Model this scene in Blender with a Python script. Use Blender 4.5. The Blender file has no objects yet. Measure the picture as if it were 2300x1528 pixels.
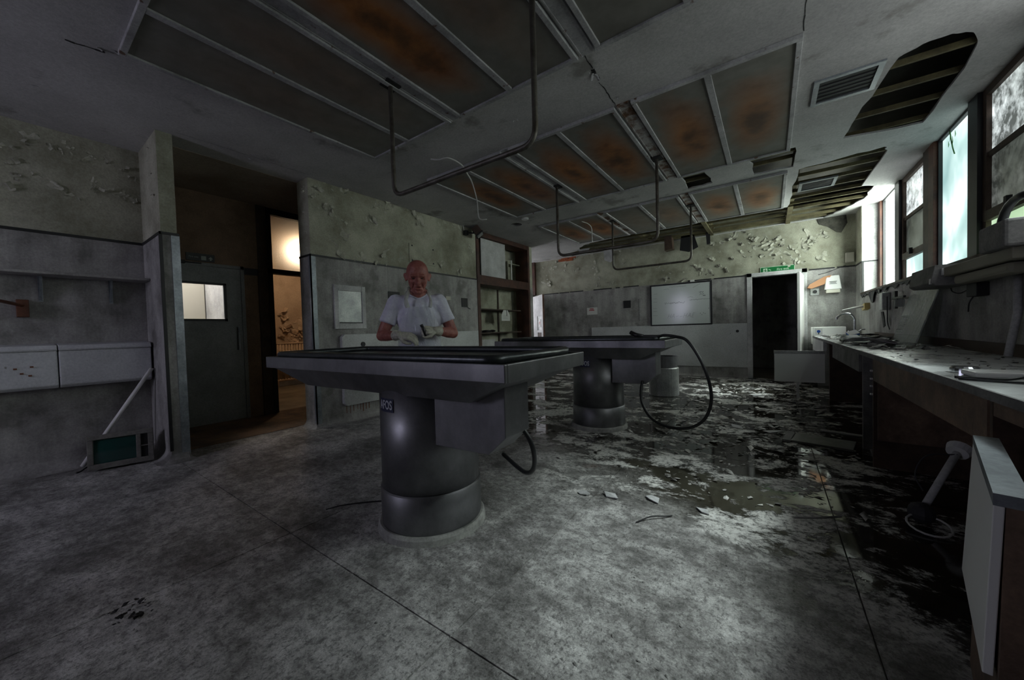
import bpy, bmesh, math, random
from math import sin, cos, pi, radians, sqrt
from mathutils import Vector, Matrix, noise
from mathutils.geometry import tessellate_polygon

random.seed(7)
SC = bpy.context.scene
COL = SC.collection

# ------------------------------------------------------------------ camera
CAM_Z = 1.10
def setup_camera():
    f_px, yaw, pitch, roll = 816.47, radians(-35.4127), radians(1.534), radians(1.6629)
    fw = Vector((sin(yaw) * cos(pitch), cos(yaw) * cos(pitch), -sin(pitch)))
    r = Vector((cos(yaw), -sin(yaw), 0))
    d = fw.cross(r)
    rx = r * cos(roll) + d * sin(roll)
    dn = -r * sin(roll) + d * cos(roll)
    m = Matrix((rx, -dn, -fw)).transposed().to_4x4()
    m.translation = Vector((0, 0, CAM_Z))
    cam = bpy.data.cameras.new('camera')
    cam.sensor_fit = 'HORIZONTAL'; cam.sensor_width = 36
    cam.lens = f_px / 2300 * 36
    cam.clip_start = 0.02
    o = bpy.data.objects.new('camera', cam); COL.objects.link(o)
    o.matrix_world = m
    SC.camera = o
setup_camera()

# ------------------------------------------------------------------ world, exposure
W = bpy.data.worlds.new('overcast_sky'); SC.world = W
W.use_nodes = True
W.node_tree.nodes['Background'].inputs[0].default_value = (0.75, 0.85, 0.9, 1)
W.node_tree.nodes['Background'].inputs[1].default_value = 0.6
SC.view_settings.view_transform = 'Standard'
SC.view_settings.look = 'None'
SC.view_settings.gamma = 1
SC.view_settings.use_curve_mapping = False
SC.view_settings.exposure = 0.65
cy = SC.cycles
cy.max_bounces = 5; cy.diffuse_bounces = 3; cy.glossy_bounces = 3; cy.transmission_bounces = 4; cy.transparent_max_bounces = 8
cy.use_adaptive_sampling = True; cy.adaptive_threshold = 0.06; cy.use_denoising = True
cy.caustics_reflective = False; cy.caustics_refractive = False
WIN_STRENGTH = 5.5        # frosted daylight panes of the long window wall
NEAR_STRENGTH = 1.8       # the same row where creepers shade it
BACK_STRENGTH = 8.5       # windows in the wall behind the tables' feet

# hazy sun behind thin cloud: soft light falling in through the clearer panes
sl = bpy.data.lights.new('hazy_sun_offscreen', 'SUN'); sl.energy = 14.0; sl.angle = radians(20); sl.color = (.96, .98, 1.0)
so_ = bpy.data.objects.new('hazy_sun_offscreen', sl); COL.objects.link(so_)
so_.rotation_euler = Vector((-1.9, -.62, -2.25)).to_track_quat('-Z', 'Y').to_euler()
so_.location = (6, 6, 8)

def bulb(name, loc, power, col, rad=0.12):
    l = bpy.data.lights.new(name, 'POINT'); l.energy = power; l.color = col; l.shadow_soft_size = rad
    o = bpy.data.objects.new(name, l); COL.objects.link(o); o.location = loc
    return o
# lamps that burn in the rooms beyond the doorways
bulb('hall_bulb', (-7.6, 3.55, 2.78), 14, (1.0, 0.78, 0.54), 0.14)
bulb('store_bulb_offscreen', (-6.7, 1.0, 2.5), 55, (1.0, 0.98, 0.9), 0.2)

# ------------------------------------------------------------------ helpers
ORG = {}
class MB:
    def __init__(s): s.bm = bmesh.new()
    def box(s, x0, y0, z0, x1, y1, z1, M=None):
        p = [(x0,y0,z0),(x1,y0,z0),(x1,y1,z0),(x0,y1,z0),(x0,y0,z1),(x1,y0,z1),(x1,y1,z1),(x0,y1,z1)]
        if M is not None: p = [M @ Vector(q) for q in p]
        v = [s.bm.verts.new(q) for q in p]
        for f in ((0,3,2,1),(4,5,6,7),(0,1,5,4),(1,2,6,5),(2,3,7,6),(3,0,4,7)):
            s.bm.faces.new([v[i] for i in f])
        return s
    def cbox(s, c, size, M=None):
        T = Matrix.Translation(Vector(c)) @ (M.to_4x4() if M is not None else Matrix.Identity(4))
        a, b, d = size[0]/2, size[1]/2, size[2]/2
        return s.box(-a,-b,-d,a,b,d,T)
    def tube(s, pts, r, seg=8, closed=False):
        pts = [Vector(p) for p in pts]; n = len(pts)
        rr = r if isinstance(r, (list, tuple)) else [r]*n
        rings = []; up = None
        for i, p in enumerate(pts):
            if closed: t = pts[(i+1) % n] - pts[i-1]
            else: t = pts[min(i+1, n-1)] - pts[max(i-1, 0)]
            t.normalize()
            if up is None:
                up = t.orthogonal().normalized()
            else:
                up = (up - t*up.dot(t))
                if up.length < 1e-6: up = t.orthogonal()
                up.normalize()
            w = t.cross(up)
            rings.append([s.bm.verts.new(p + (up*cos(2*pi*k/seg) + w*sin(2*pi*k/seg))*rr[i]) for k in range(seg)])
        m = n if closed else n-1
        for i in range(m):
            a, b = rings[i], rings[(i+1) % n]
            for k in range(seg):
                s.bm.faces.new((a[k], a[(k+1) % seg], b[(k+1) % seg], b[k]))
        if not closed:
            s.bm.faces.new(list(reversed(rings[0]))); s.bm.faces.new(rings[-1])
        return s
    def lathe(s, prof, seg=24, c=(0,0,0), sx=1, sy=1):
        rings = []
        for r, z in prof:
            rings.append([s.bm.verts.new((c[0]+r*cos(2*pi*k/seg)*sx, c[1]+r*sin(2*pi*k/seg)*sy, c[2]+z)) for k in range(seg)])
        for a, b in zip(rings, rings[1:]):
            for k in range(seg):
                s.bm.faces.new((a[k], a[(k+1) % seg], b[(k+1) % seg], b[k]))
        s.bm.faces.new(list(reversed(rings[0]))); s.bm.faces.new(rings[-1])
        return s
    def capsule(s, p0, r0, p1, r1, seg=12):
        p0, p1 = Vector(p0), Vector(p1); t = (p1-p0)
        L = t.length; t = t/L if L > 1e-9 else Vector((0,0,1))
        pts, rr = [], []
        for a in (-80,-60,-35,0):
            pts.append(p0 + t*r0*sin(radians(a))); rr.append(r0*cos(radians(a)))
        for a in (0,35,60,80):
            pts.append(p1 + t*r1*sin(radians(a))); rr.append(r1*cos(radians(a)))
        return s.tube(pts, rr, seg)
    def ell(s, c, r, M=None, seg=16, rings=10):
        T = Matrix.Translation(Vector(c)) @ (M.to_4x4() if M is not None else Matrix.Identity(4)) @ Matrix.Diagonal((r[0], r[1], r[2], 1))
        bmesh.ops.create_uvsphere(s.bm, u_segments=seg, v_segments=rings, radius=1, matrix=T)
        return s
    def prism(s, poly, axis, a, b):
        def P(u, v, w):
            return {'x': (w,u,v), 'y': (u,w,v), 'z': (u,v,w)}[axis]
        A = [s.bm.verts.new(P(u,v,a)) for u, v in poly]; B = [s.bm.verts.new(P(u,v,b)) for u, v in poly]
        n = len(poly)
        s.bm.faces.new(A); s.bm.faces.new(list(reversed(B)))
        for i in range(n): s.bm.faces.new((A[i], B[i], B[(i+1) % n], A[(i+1) % n]))
        return s
    def grid(s, fn, nu, nv):
        g = [[s.bm.verts.new(fn(i/nu, j/nv)) for j in range(nv+1)] for i in range(nu+1)]
        for i in range(nu):
            for j in range(nv):
                s.bm.faces.new((g[i][j], g[i+1][j], g[i+1][j+1], g[i][j+1]))
        return s
    def quad(s, *p):
        s.bm.faces.new([s.bm.verts.new(q) for q in p]); return s
    def hexa(s, lo, hi):
        a = [s.bm.verts.new(p) for p in lo]; b = [s.bm.verts.new(p) for p in hi]
        s.bm.faces.new(list(reversed(a))); s.bm.faces.new(b)
        for i in range(4): s.bm.faces.new((a[i], a[(i+1) % 4], b[(i+1) % 4], b[i]))
        return s
    def build(s, name, mat, parent=None, smooth=False, bevel=0, label=None, cat=None, group=None, kind=None, thick=0):
        bm = s.bm
        bmesh.ops.recalc_face_normals(bm, faces=bm.faces)
        vs = [v.co for v in bm.verts]
        lo = Vector([min(v[i] for v in vs) for i in range(3)]); hi = Vector([max(v[i] for v in vs) for i in range(3)])
        c = (lo+hi)/2; c.z = lo.z
        for v in bm.verts: v.co -= c
        me = bpy.data.meshes.new(name); bm.to_mesh(me); bm.free()
        if mat: me.materials.append(mat)
        if smooth:
            for p in me.polygons: p.use_smooth = True
        o = bpy.data.objects.new(name, me); COL.objects.link(o)
        if bevel:
            m = o.modifiers.new('bevel', 'BEVEL'); m.width = bevel; m.segments = 2; m.limit_method = 'ANGLE'
        if thick:
            m = o.modifiers.new('solid', 'SOLIDIFY'); m.thickness = thick; m.offset = 0
        if parent is not None:
            o.parent = parent; o.location = c - ORG[parent.name]
        else: o.location = c
        ORG[o.name] = c
        tag(o, label, cat, group, kind)
        return o
def tag(o, label=None, cat=None, group=None, kind=None):
    if label: o['label'] = label
    if cat: o['category'] = cat
    if group: o['group'] = group
    if kind: o['kind'] = kind
    return o
def thing(name, label, cat, loc, rotz=0, group=None, local=False):
    o = bpy.data.objects.new(name, None); COL.objects.link(o)
    o.empty_display_size = 0.1
    o.location = loc; o.rotation_euler = (0, 0, rotz)
    ORG[o.name] = Vector((0,0,0)) if local else Vector(loc)
    tag(o, label, cat, group)
    return o
def copy_tree(o, parent=None):
    c = o.copy(); COL.objects.link(c)
    if parent is not None:
        c.parent = parent; c.matrix_parent_inverse = o.matrix_parent_inverse.copy()
    for ch in o.children: copy_tree(ch, c)
    return c
def RZ(a): return Matrix.Rotation(a, 4, 'Z')
def arc(p0, pc, p1, n=6):
    p0, pc, p1 = Vector(p0), Vector(pc), Vector(p1)
    return [p0*(1-t)**2 + pc*2*t*(1-t) + p1*t*t for t in [i/n for i in range(n+1)]]
def spline(pts, n=8):
    P = [Vector(p) for p in pts]; P = [P[0]*2-P[1]] + P + [P[-1]*2-P[-2]]
    out = []
    for i in range(1, len(P)-2):
        a, b, c, d = P[i-1:i+3]
        for k in range(n):
            t = k/n
            out.append(0.5*((2*b) + (c-a)*t + (2*a-5*b+4*c-d)*t*t + (3*b-a-3*c+d)*t**3))
    out.append(P[-2]); return out

# ------------------------------------------------------------------ materials
class NT:
    def __init__(s, name):
        s.m = bpy.data.materials.new(name); s.m.use_nodes = True
        s.t = s.m.node_tree; s.bsdf = s.t.nodes['Principled BSDF']; s.out = s.t.nodes['Material Output']
    def n(s, typ, **kw):
        nd = s.t.nodes.new(typ)
        for k, v in kw.items():
            if k.startswith('i_'):
                key = k[2:]; key = int(key) if key.isdigit() else key.replace('_', ' ')
                if hasattr(v, 'is_output'): s.t.links.new(v, nd.inputs[key])
                else: nd.inputs[key].default_value = v
            else: setattr(nd, k, v)
        return nd
    def link(s, a, b): s.t.links.new(a, b)
    def pos(s): return s.n('ShaderNodeNewGeometry').outputs['Position']
    def obj(s): return s.n('ShaderNodeTexCoord').outputs['Object']
    def scaled(s, v, sc):
        nd = s.n('ShaderNodeVectorMath', operation='MULTIPLY'); s.link(v, nd.inputs[0]); nd.inputs[1].default_value = sc
        return nd.outputs[0]
    def noise(s, v, scale, detail=4, rough=.6, dist=0):
        nd = s.n('ShaderNodeTexNoise'); s.link(v, nd.inputs['Vector'])
        nd.inputs['Scale'].default_value = scale; nd.inputs['Detail'].default_value = detail
        nd.inputs['Roughness'].default_value = rough; nd.inputs['Distortion'].default_value = dist
        return nd.outputs['Fac']
    def ramp(s, f, *st):
        nd = s.n('ShaderNodeValToRGB'); s.link(f, nd.inputs[0])
        cr = nd.color_ramp
        while len(cr.elements) < len(st): cr.elements.new(0.5)
        for e, (p, c) in zip(cr.elements, st):
            e.position = p; e.color = (c, c, c, 1) if isinstance(c, (int, float)) else (*c, 1)
        return nd.outputs[0]
    def mix(s, f, a, b, typ='MIX'):
        nd = s.n('ShaderNodeMix', data_type='RGBA', blend_type=typ)
        for i, v in ((0, f), (6, a), (7, b)):
            if hasattr(v, 'is_output'): s.link(v, nd.inputs[i])
            elif i == 0: nd.inputs[0].default_value = v
            else: nd.inputs[i].default_value = (*v, 1)
        return nd.outputs[2]
    def math(s, op, a, b=0.0, clamp=False):
        nd = s.n('ShaderNodeMath', operation=op, use_clamp=clamp)
        for i, v in enumerate((a, b)):
            if hasattr(v, 'is_output'): s.link(v, nd.inputs[i])
            else: nd.inputs[i].default_value = v
        return nd.outputs[0]
    def set(s, **kw):
        for k, v in kw.items():
            k = {'col': 'Base Color', 'rough': 'Roughness', 'metal': 'Metallic', 'spec': 'Specular IOR Level', 'emit': 'Emission Color', 'estr': 'Emission Strength', 'trans': 'Transmission Weight', 'alpha': 'Alpha', 'coat': 'Coat Weight', 'ior': 'IOR', 'sss': 'Subsurface Weight', 'normal': 'Normal'}[k]
            i = s.bsdf.inputs[k]
            if hasattr(v, 'is_output'): s.link(v, i)
            else: i.default_value = (*v, 1) if isinstance(v, tuple) else v
        return s
    def bump(s, h, strength=.3, dist=.01):
        nd = s.n('ShaderNodeBump'); s.link(h, nd.inputs['Height'])
        nd.inputs['Strength'].default_value = strength; nd.inputs['Distance'].default_value = dist
        s.link(nd.outputs[0], s.bsdf.inputs['Normal'])
MATS = {}
def plain(name, col, rough=.6, metal=0, **kw):
    if name in MATS: return MATS[name]
    t = NT(name); t.set(col=col, rough=rough, metal=metal, **kw); MATS[name] = t.m
    return t.m
def dirty(name, c0, c1, scale=3, rough=.6, metal=0, bump=.15, lo=.35, hi=.65, fine=60, obj=False, streak=0, spot=None, r2=None, grain=.35):
    """two-tone grime: c0 dirt, c1 clean; optional vertical streaks and dark spots"""
    t = NT(name); v = t.obj() if obj else t.pos()
    f = t.noise(v, scale, 6, .65)
    c = t.ramp(f, (lo, c0), (hi, c1))
    if streak:
        g = t.noise(t.scaled(v, (6, 6, .8)), 1, 6, .7)
        c = t.mix(t.ramp(g, (.35, streak*.55), (.6, 0.0)), c, tuple(k*.45 for k in c0))
    g = t.noise(v, fine, 3, .7)
    c = t.mix(grain, c, t.ramp(g, (.3, .25), (.7, .75)), 'OVERLAY')
    if spot:
        h = t.noise(v, spot[0], 3, .5)
        c = t.mix(t.ramp(h, (spot[1], 0.0), (spot[1]+.05, spot[2])), c, spot[3])
    t.set(col=c, metal=metal)
    if r2: t.set(rough=t.ramp(f, (.3, r2), (.7, rough)))
    else: t.set(rough=rough)
    if bump: t.bump(t.math('ADD', g, f), bump, .01)
    MATS[name] = t.m
    return t.m

M = MATS
dirty('wall_cream', (.20,.195,.14), (.46,.46,.365), 1.9, .8, bump=.2, spot=(7,.66,.5,(.30,.30,.25)))
dirty('wall_grey', (.15,.145,.138), (.40,.39,.378), 2.6, .7, bump=.15, streak=.7, lo=.30, hi=.56, spot=(3.1,.63,.55,(.12,.115,.105)))
dirty('wall_brown', (.15,.098,.062), (.30,.20,.13), 1.5, .8)
dirty('hall_orange', (.38,.27,.18), (.58,.43,.30), 1.2, .8)
dirty('white_paint', (.36,.36,.36), (.62,.62,.62), 2.2, .6, bump=.08)
def mat_ceiling():
    t = NT('ceiling_paint'); v = t.pos()
    f = t.noise(v, .9, 6, .65)
    c = t.ramp(f, (.35, (.36,.356,.35)), (.65, (.52,.515,.505)))
    c = t.mix(.3, c, t.ramp(t.noise(v, 60, 3, .7), (.3, .25), (.7, .75)), 'OVERLAY')
    sp = t.noise(v, 1.9, 5, .6)
    c = t.mix(t.ramp(sp, (.60, 0.0), (.68, .65)), c, (.16,.15,.13))
    t.set(col=c, rough=.85); t.bump(t.noise(v, 60, 3, .7), .12, .01)
    MATS['ceiling_paint'] = t.m
mat_ceiling()
dirty('passage_ceiling', (.28,.23,.18), (.42,.355,.29), 1.4, .85)
dirty('panel_white', (.44,.45,.45), (.60,.61,.61), 1.6, .45, bump=.05, spot=(38,.71,.9,(.03,.03,.03)))
dirty('wood_red', (.028,.009,.005), (.085,.030,.016), 5, .55)
dirty('wood_dark', (.03,.018,.011), (.075,.045,.03), 6, .6)
dirty('wood_post', (.045,.013,.006), (.13,.045,.022), 4, .55)
dirty('bench_wood', (.08,.052,.037), (.22,.145,.10), 4, .6)
dirty('bench_grey', (.10,.10,.10), (.22,.215,.21), 5, .7)
dirty('bench_top', (.24,.24,.235), (.72,.74,.74), 2.5, .36, r2=.2, bump=.12, spot=(9,.64,.8,(.05,.045,.04)))
dirty('steel', (.15,.15,.16), (.30,.30,.315), 2.2, .36, metal=.85, bump=.008, r2=.5, streak=.35, grain=.10, fine=220)
dirty('steel_tray', (.045,.05,.055), (.085,.095,.10), 6, .32, metal=.6, bump=.03, obj=True)
dirty('concrete_ring', (.2,.2,.19), (.36,.36,.34), 9, .8)
dirty('rust_pipe', (.07,.06,.045), (.17,.16,.14), 8, .5, metal=.5)
dirty('alu', (.20,.22,.24), (.34,.37,.40), 6, .4, metal=.55, bump=.02)
dirty('batten', (.06,.05,.024), (.15,.13,.062), 5, .8)
dirty('void', (.05,.046,.04), (.10,.093,.082), 2, .9)
dirty('lamp_frame', (.26,.26,.26), (.46,.46,.465), 4, .6, bump=.1, spot=(13,.66,.9,(.10,.045,.02)))
dirty('lamp_rusty', (.11,.05,.022), (.42,.41,.40), 7, .7, bump=.4, lo=.42, hi=.56)
dirty('flake', (.34,.335,.27), (.52,.52,.43), 8, .75, bump=.05)
dirty('flake_white', (.36,.36,.36), (.52,.52,.53), 8, .75, bump=.05)
dirty('flake_orange', (.42,.30,.20), (.6,.45,.32), 8, .8)
dirty('debris', (.06,.055,.05), (.62,.61,.58), 6, .6, bump=.2, lo=.42, hi=.6)
dirty('board_grey', (.10,.10,.095), (.20,.195,.19), 6, .55)
dirty('door_grey', (.15,.16,.16), (.25,.26,.26), 1.6, .5, bump=.03)
dirty('brick', (.22,.055,.02), (.46,.13,.05), 9, .9)
dirty('tv_case', (.12,.115,.105), (.20,.195,.18), 9, .6, bump=.05)
dirty('bin_metal', (.28,.29,.29), (.46,.47,.46), 5, .45, metal=.6)
dirty('mould_wall', (.02,.02,.016), (.09,.086,.07), 7, .9, bump=.4)
dirty('skin', (.30,.10,.08), (.44,.19,.155), 26, .5, bump=.12, obj=True, fine=140)
dirty('mask_skin', (.25,.075,.06), (.40,.155,.125), 22, .45, bump=.25, obj=True, fine=90)
dirty('shirt', (.60,.61,.72), (.74,.75,.86), 12, .85, bump=.25, obj=True)
dirty('glove', (.42,.41,.34), (.56,.55,.47), 30, .5, bump=.1, obj=True)
dirty('trousers', (.02,.02,.025), (.04,.04,.045), 12, .9, obj=True)
dirty('sink_white', (.50,.51,.54), (.62,.63,.66), 3, .35, bump=.03, spot=(24,.72,.6,(.08,.06,.05)))
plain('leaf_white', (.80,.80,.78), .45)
plain('black', (.008,.008,.009), .6)
plain('black_trim', (.012,.012,.014), .5)
plain('rubber', (.015,.016,.018), .35)
plain('chrome', (.55,.57,.6), .15, 1)
plain('white_plastic', (.68,.68,.67), .4)
plain('cream_plastic', (.52,.50,.43), .5)
plain('cream_dull', (.24,.225,.18), .6)
plain('paper', (.66,.66,.64), .8)
plain('red_ink', (.42,.02,.03), .7)
plain('ink', (.03,.03,.035), .7)
plain('faint_ink', (.16,.17,.17), .6)
plain('sign_green', (.0,.13,.03), .45)
plain('sign_pale', (.50,.68,.50), .5)
plain('sign_dark', (.010,.016,.014), .5)
plain('sign_dim', (.34,.38,.35), .5)
plain('card', (.42,.21,.11), .8)
plain('blue', (.02,.09,.38), .5)
plain('teal', (.01,.10,.08), .5)
plain('yellowed', (.55,.42,.16), .6)
plain('badge_blue', (.015,.02,.06), .5)
plain('badge_white', (.50,.52,.58), .5)
plain('tv_glass', (.012,.055,.05), .12, coat=.6)
plain('whiteboard', (.55,.59,.57), .14)
plain('cable_white', (.5,.5,.48), .6)
plain('green_leaf', (.06,.22,.05), .6)
plain('rust_stain', (.16,.06,.03), .8)

def mat_floor():
    t = NT('floor_screed'); v = t.pos()
    big = t.noise(v, .55, 5, .6)
    mid = t.math('ADD', t.math('MULTIPLY', t.noise(v, 2.4, 8, .74, .15), .55), t.math('MULTIPLY', t.noise(t.scaled(v, (1, 1.3, 1)), 9.5, 6, .76), .45))
    fine = t.noise(v, 34, 4, .8)
    grit = t.noise(v, 140, 3, .7)
    sep = t.n('ShaderNodeSeparateXYZ'); t.link(v, sep.inputs[0])
    X, Y = sep.outputs[0], sep.outputs[1]
    # flood: the right and far half of the room lies under shallow dirty water
    side = t.math('ADD', t.math('MULTIPLY', X, .2), t.math('MULTIPLY', Y, .45))      # rises towards the far right corner
    wet = t.math('ADD', side, t.math('MULTIPLY', t.math('SUBTRACT', big, .5), 1.4))
    wetm = t.ramp(t.math('SUBTRACT', wet, .3), (.42, 0.0), (.75, 1.0))
    low = t.noise(v, 1.15, 4, .6, .2)
    md = t.math('ADD', mid, t.math('MULTIPLY', t.math('SUBTRACT', low, .5), .42))
    dry = t.ramp(md, (.33, (.05, .048, .046)), (.46, (.24, .233, .227)), (.64, (.70, .69, .675)))
    dry = t.mix(t.ramp(fine, (.38, .6), (.52, 0.0)), dry, (.05, .047, .044))
    grit2 = t.noise(t.scaled(v, (1, .55, 1)), 75, 4, .7)
    dry = t.mix(t.ramp(grit2, (.36, .6), (.44, 0.0)), dry, (.04, .037, .035))
    dry = t.mix(.5, dry, t.ramp(grit, (.3, .2), (.7, .8)), 'OVERLAY')
    # flaked patches standing out of the water
    pat = t.noise(t.scaled(v, (1.0, 1.35, 1)), 2.3, 9, .78, .3)
    sub = t.noise(v, .8, 3, .5)
    island = t.ramp(t.math('ADD', pat, t.math('MULTIPLY', t.math('SUBTRACT', sub, .5), .35)), (.50, 0.0), (.56, 1.0))
    isl_col = t.mix(t.ramp(fine, (.38, .8), (.52, 0.0)), (.70, .69, .66), (.05, .047, .04))
    water = t.mix(t.ramp(mid, (.4, 0.0), (.65, 1.0)), (.012, .011, .008), (.045, .04, .03))
    wetc = t.mix(island, water, isl_col)
    c = t.mix(wetm, dry, wetc)
    rust = t.noise(v, 1.35, 3, .55)
    c = t.mix(t.ramp(rust, (.67, 0.0), (.76, .7)), c, (.14, .065, .035))
    t.set(col=c)
    glossy = t.math('MULTIPLY', wetm, t.math('SUBTRACT', 1.0, island))
    t.set(rough=t.ramp(glossy, (.0, .62), (.6, .20), (1.0, .045)))
    t.set(spec=.5)
    h = t.math('ADD', t.math('MULTIPLY', mid, .6), t.math('MULTIPLY', fine, .5))
    h = t.math('MULTIPLY', h, t.math('SUBTRACT', 1.0, t.math('MULTIPLY', glossy, .985)))
    t.bump(h, .55, .02)
    MATS['floor'] = t.m
mat_floor()
dirty('floor_rust', (.05,.035,.025), (.22,.13,.075), 2.2, .8, bump=.4)
dirty('floor_hall', (.10,.085,.06), (.26,.22,.16), 2.2, .5, bump=.3)

def mat_diffuser():
    """old acrylic lamp diffuser; rust has run into the middle of it. 'stain' sets how far."""
    t = NT('diffuser'); o = t.obj()
    inf = t.n('ShaderNodeObjectInfo')
    st = t.n('ShaderNodeAttribute', attribute_type='OBJECT', attribute_name='stain').outputs['Fac']
    add = t.n('ShaderNodeVectorMath', operation='ADD'); t.link(o, add.inputs[0])
    rnd = t.n('ShaderNodeCombineXYZ'); 
    t.link(t.math('MULTIPLY', inf.outputs['Random'], 37.0), rnd.inputs[0]); t.link(t.math('MULTIPLY', inf.outputs['Random'], 91.0), rnd.inputs[1])
    t.link(rnd.outputs[0], add.inputs[1]); v = add.outputs[0]
    sc = t.scaled(o, (1/.27, 1/.86, 0))
    ln = t.n('ShaderNodeVectorMath', operation='LENGTH'); t.link(sc, ln.inputs[0])
    n1 = t.noise(v, 2.3, 6, .62, .15); n2 = t.noise(v, 7, 4, .6)
    d = t.math('ADD', ln.outputs['Value'], t.math('MULTIPLY', t.math('SUBTRACT', n1, .5), 1.3))
    mask = t.ramp(d, (.38, 1.0), (1.0, 0.0))
    mask = t.math('MULTIPLY', mask, st)
    base = t.ramp(n2, (.3, (.14, .135, .115)), (.7, (.20, .195, .175)))
    rust = t.ramp(n1, (.35, (.15, .052, .013)), (.65, (.42, .165, .04)))
    c = t.mix(mask, base, rust)
    core = t.math('MULTIPLY', t.ramp(d, (.0, 1.0), (.42, 0.0)), t.math('MULTIPLY', st, .75))
    c = t.mix(core, c, (.022, .011, .006))
    t.set(col=c, rough=.5); MATS['diffuser'] = t.m
mat_diffuser()

def mat_pane(name, strength, cols, scale=1.2, dirt=0.0, seed=0.0, base=(.25,.28,.27), clear=0.0):
    """frosted pane with overcast daylight and blurred greenery behind it"""
    t = NT(name); v = t.pos()
    a = t.n('ShaderNodeVectorMath', operation='ADD'); t.link(v, a.inputs[0]); a.inputs[1].default_value = (seed, seed*2, seed)
    f = t.noise(a.outputs[0], scale, 3, .5, .4)
    c = t.ramp(f, (.30, cols[0]), (.5, cols[1]), (.68, cols[2]))
    s = strength
    if dirt:
        g = t.noise(a.outputs[0], 5, 7, .75)
        c = t.mix(t.ramp(g, (.40, dirt), (.62, 0.0)), c, (.015, .017, .015))
    t.set(col=base, rough=.3, emit=c, estr=s)
    if clear:
        tr = t.n('ShaderNodeBsdfTransparent', i_Color=(.9,.95,.93,1)); mx = t.n('ShaderNodeMixShader', i_0=1-clear)
        t.link(tr.outputs[0], mx.inputs[1]); t.link(t.bsdf.outputs[0], mx.inputs[2]); t.link(mx.outputs[0], t.out.inputs[0])
    MATS[name] = t.m
mat_pane('pane_bright', WIN_STRENGTH, ((.045,.072,.068), (.17,.215,.205), (.5,.54,.53)), 1.1)
mat_pane('pane_teal', 1.5, ((.10,.19,.19), (.26,.37,.36), (.62,.68,.67)), 1.3, seed=6)
mat_pane('pane_creeper', WIN_STRENGTH, ((.24,.25,.24), (.42,.43,.43), (.56,.57,.58)), 1.1, seed=9, clear=.6)
mat_pane('pane_white', WIN_STRENGTH*13, ((.24,.30,.24), (.42,.46,.43), (.56,.58,.57)), .9, seed=3, clear=.8)
mat_pane('pane_green', NEAR_STRENGTH, ((.10,.17,.09), (.20,.28,.18), (.32,.38,.30)), 1.4, seed=5)
mat_pane('pane_dirty', NEAR_STRENGTH, ((.25,.28,.27), (.42,.46,.46), (.62,.66,.68)), 1.4, dirt=.95, seed=8)
mat_pane('pane_filthy', NEAR_STRENGTH*.5, ((.03,.035,.03), (.07,.08,.07), (.12,.13,.12)), 1.8, dirt=.97, seed=2, base=(.025,.027,.025))
mat_pane('pane_back', BACK_STRENGTH, ((.46,.45,.60), (.54,.53,.69), (.62,.61,.76)), .8, seed=1)
mat_pane('pane_corridor_added', 10.0, ((.55,.56,.62), (.6,.6,.66), (.66,.66,.7)), .8, seed=4)  # glowing pane of the added corridor window, out of view

def mat_frosted():
    t = NT('frosted_glass'); v = t.pos()
    t.set(col=(.75,.72,.66), rough=.42, trans=1.0, ior=1.2)
    t.bump(t.noise(v, 160, 2, .5), .5, .004)
    MATS['frosted_glass'] = t.m
mat_frosted()
def mat_film(name, alpha, tint, rough):
    t = NT(name); v = t.obj()
    tr = t.n('ShaderNodeBsdfTransparent', i_Color=(.93,.94,.97,1))
    t.set(col=tint, rough=rough, spec=.8)
    t.bump(t.noise(t.scaled(v, (1.6, 1, .8)), 17, 3, .6, .3), .7, .05)
    mx = t.n('ShaderNodeMixShader', i_0=alpha)
    t.link(tr.outputs[0], mx.inputs[1]); t.link(t.bsdf.outputs[0], mx.inputs[2]); t.link(mx.outputs[0], t.out.inputs[0])
    MATS[name] = t.m
mat_film('clear_strap', .72, (.62,.64,.60), .25)
mat_film('clear_glass', .08, (.7,.72,.72), .1)
mat_film('clear_apron', .36, (.75,.77,.80), .10)
mat_film('perspex', .55, (.20,.215,.21), .25)

# ================================================================== STRUCTURE
CEIL, STRIP = 2.96, 2.045
XL, XREC, YB, XR, XW = -4.40, -5.07, 8.70, 1.23, 1.48
def struct(mb, name, mat, parent=None, **kw):
    return mb.build(name, mat, parent, kind=None if parent is not None else 'structure', **kw)

# floor: screed slabs with open joints over a dark bed
fl = struct(MB().box(-5.2,-3.3,-.12, 1.6,8.75,-.012), 'floor', M['concrete_ring'])
xs = [-5.2,-4.69,-3.45,-2.2,-.952,.282,1.6]; ys = [-3.3,-1.6,.90,3.40,5.9,8.75]
for i in range(len(xs)-1):
    for j in range(len(ys)-1):
        g = .003
        struct(MB().box(xs[i]+g, ys[j]+g, -.05, xs[i+1]-g, ys[j+1]-g, 0), 'floor_slab', M['floor'], fl)
struct(MB().box(-5.95,.97,-.1,-4.72,5.2,.004), 'floor_passage', M['floor_rust'])
struct(MB().box(-9.3,-.5,-.1,-5.85,6.2,.002), 'floor_hall', M['floor_hall'])
struct(MB().box(-7.4,6.9,-.1,-4.7,9.6,.001), 'floor_corridor', M['floor'])
struct(MB().box(-.6,8.8,-.1,1.0,11,-.002), 'floor_exit', M['floor_hall'])

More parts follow.
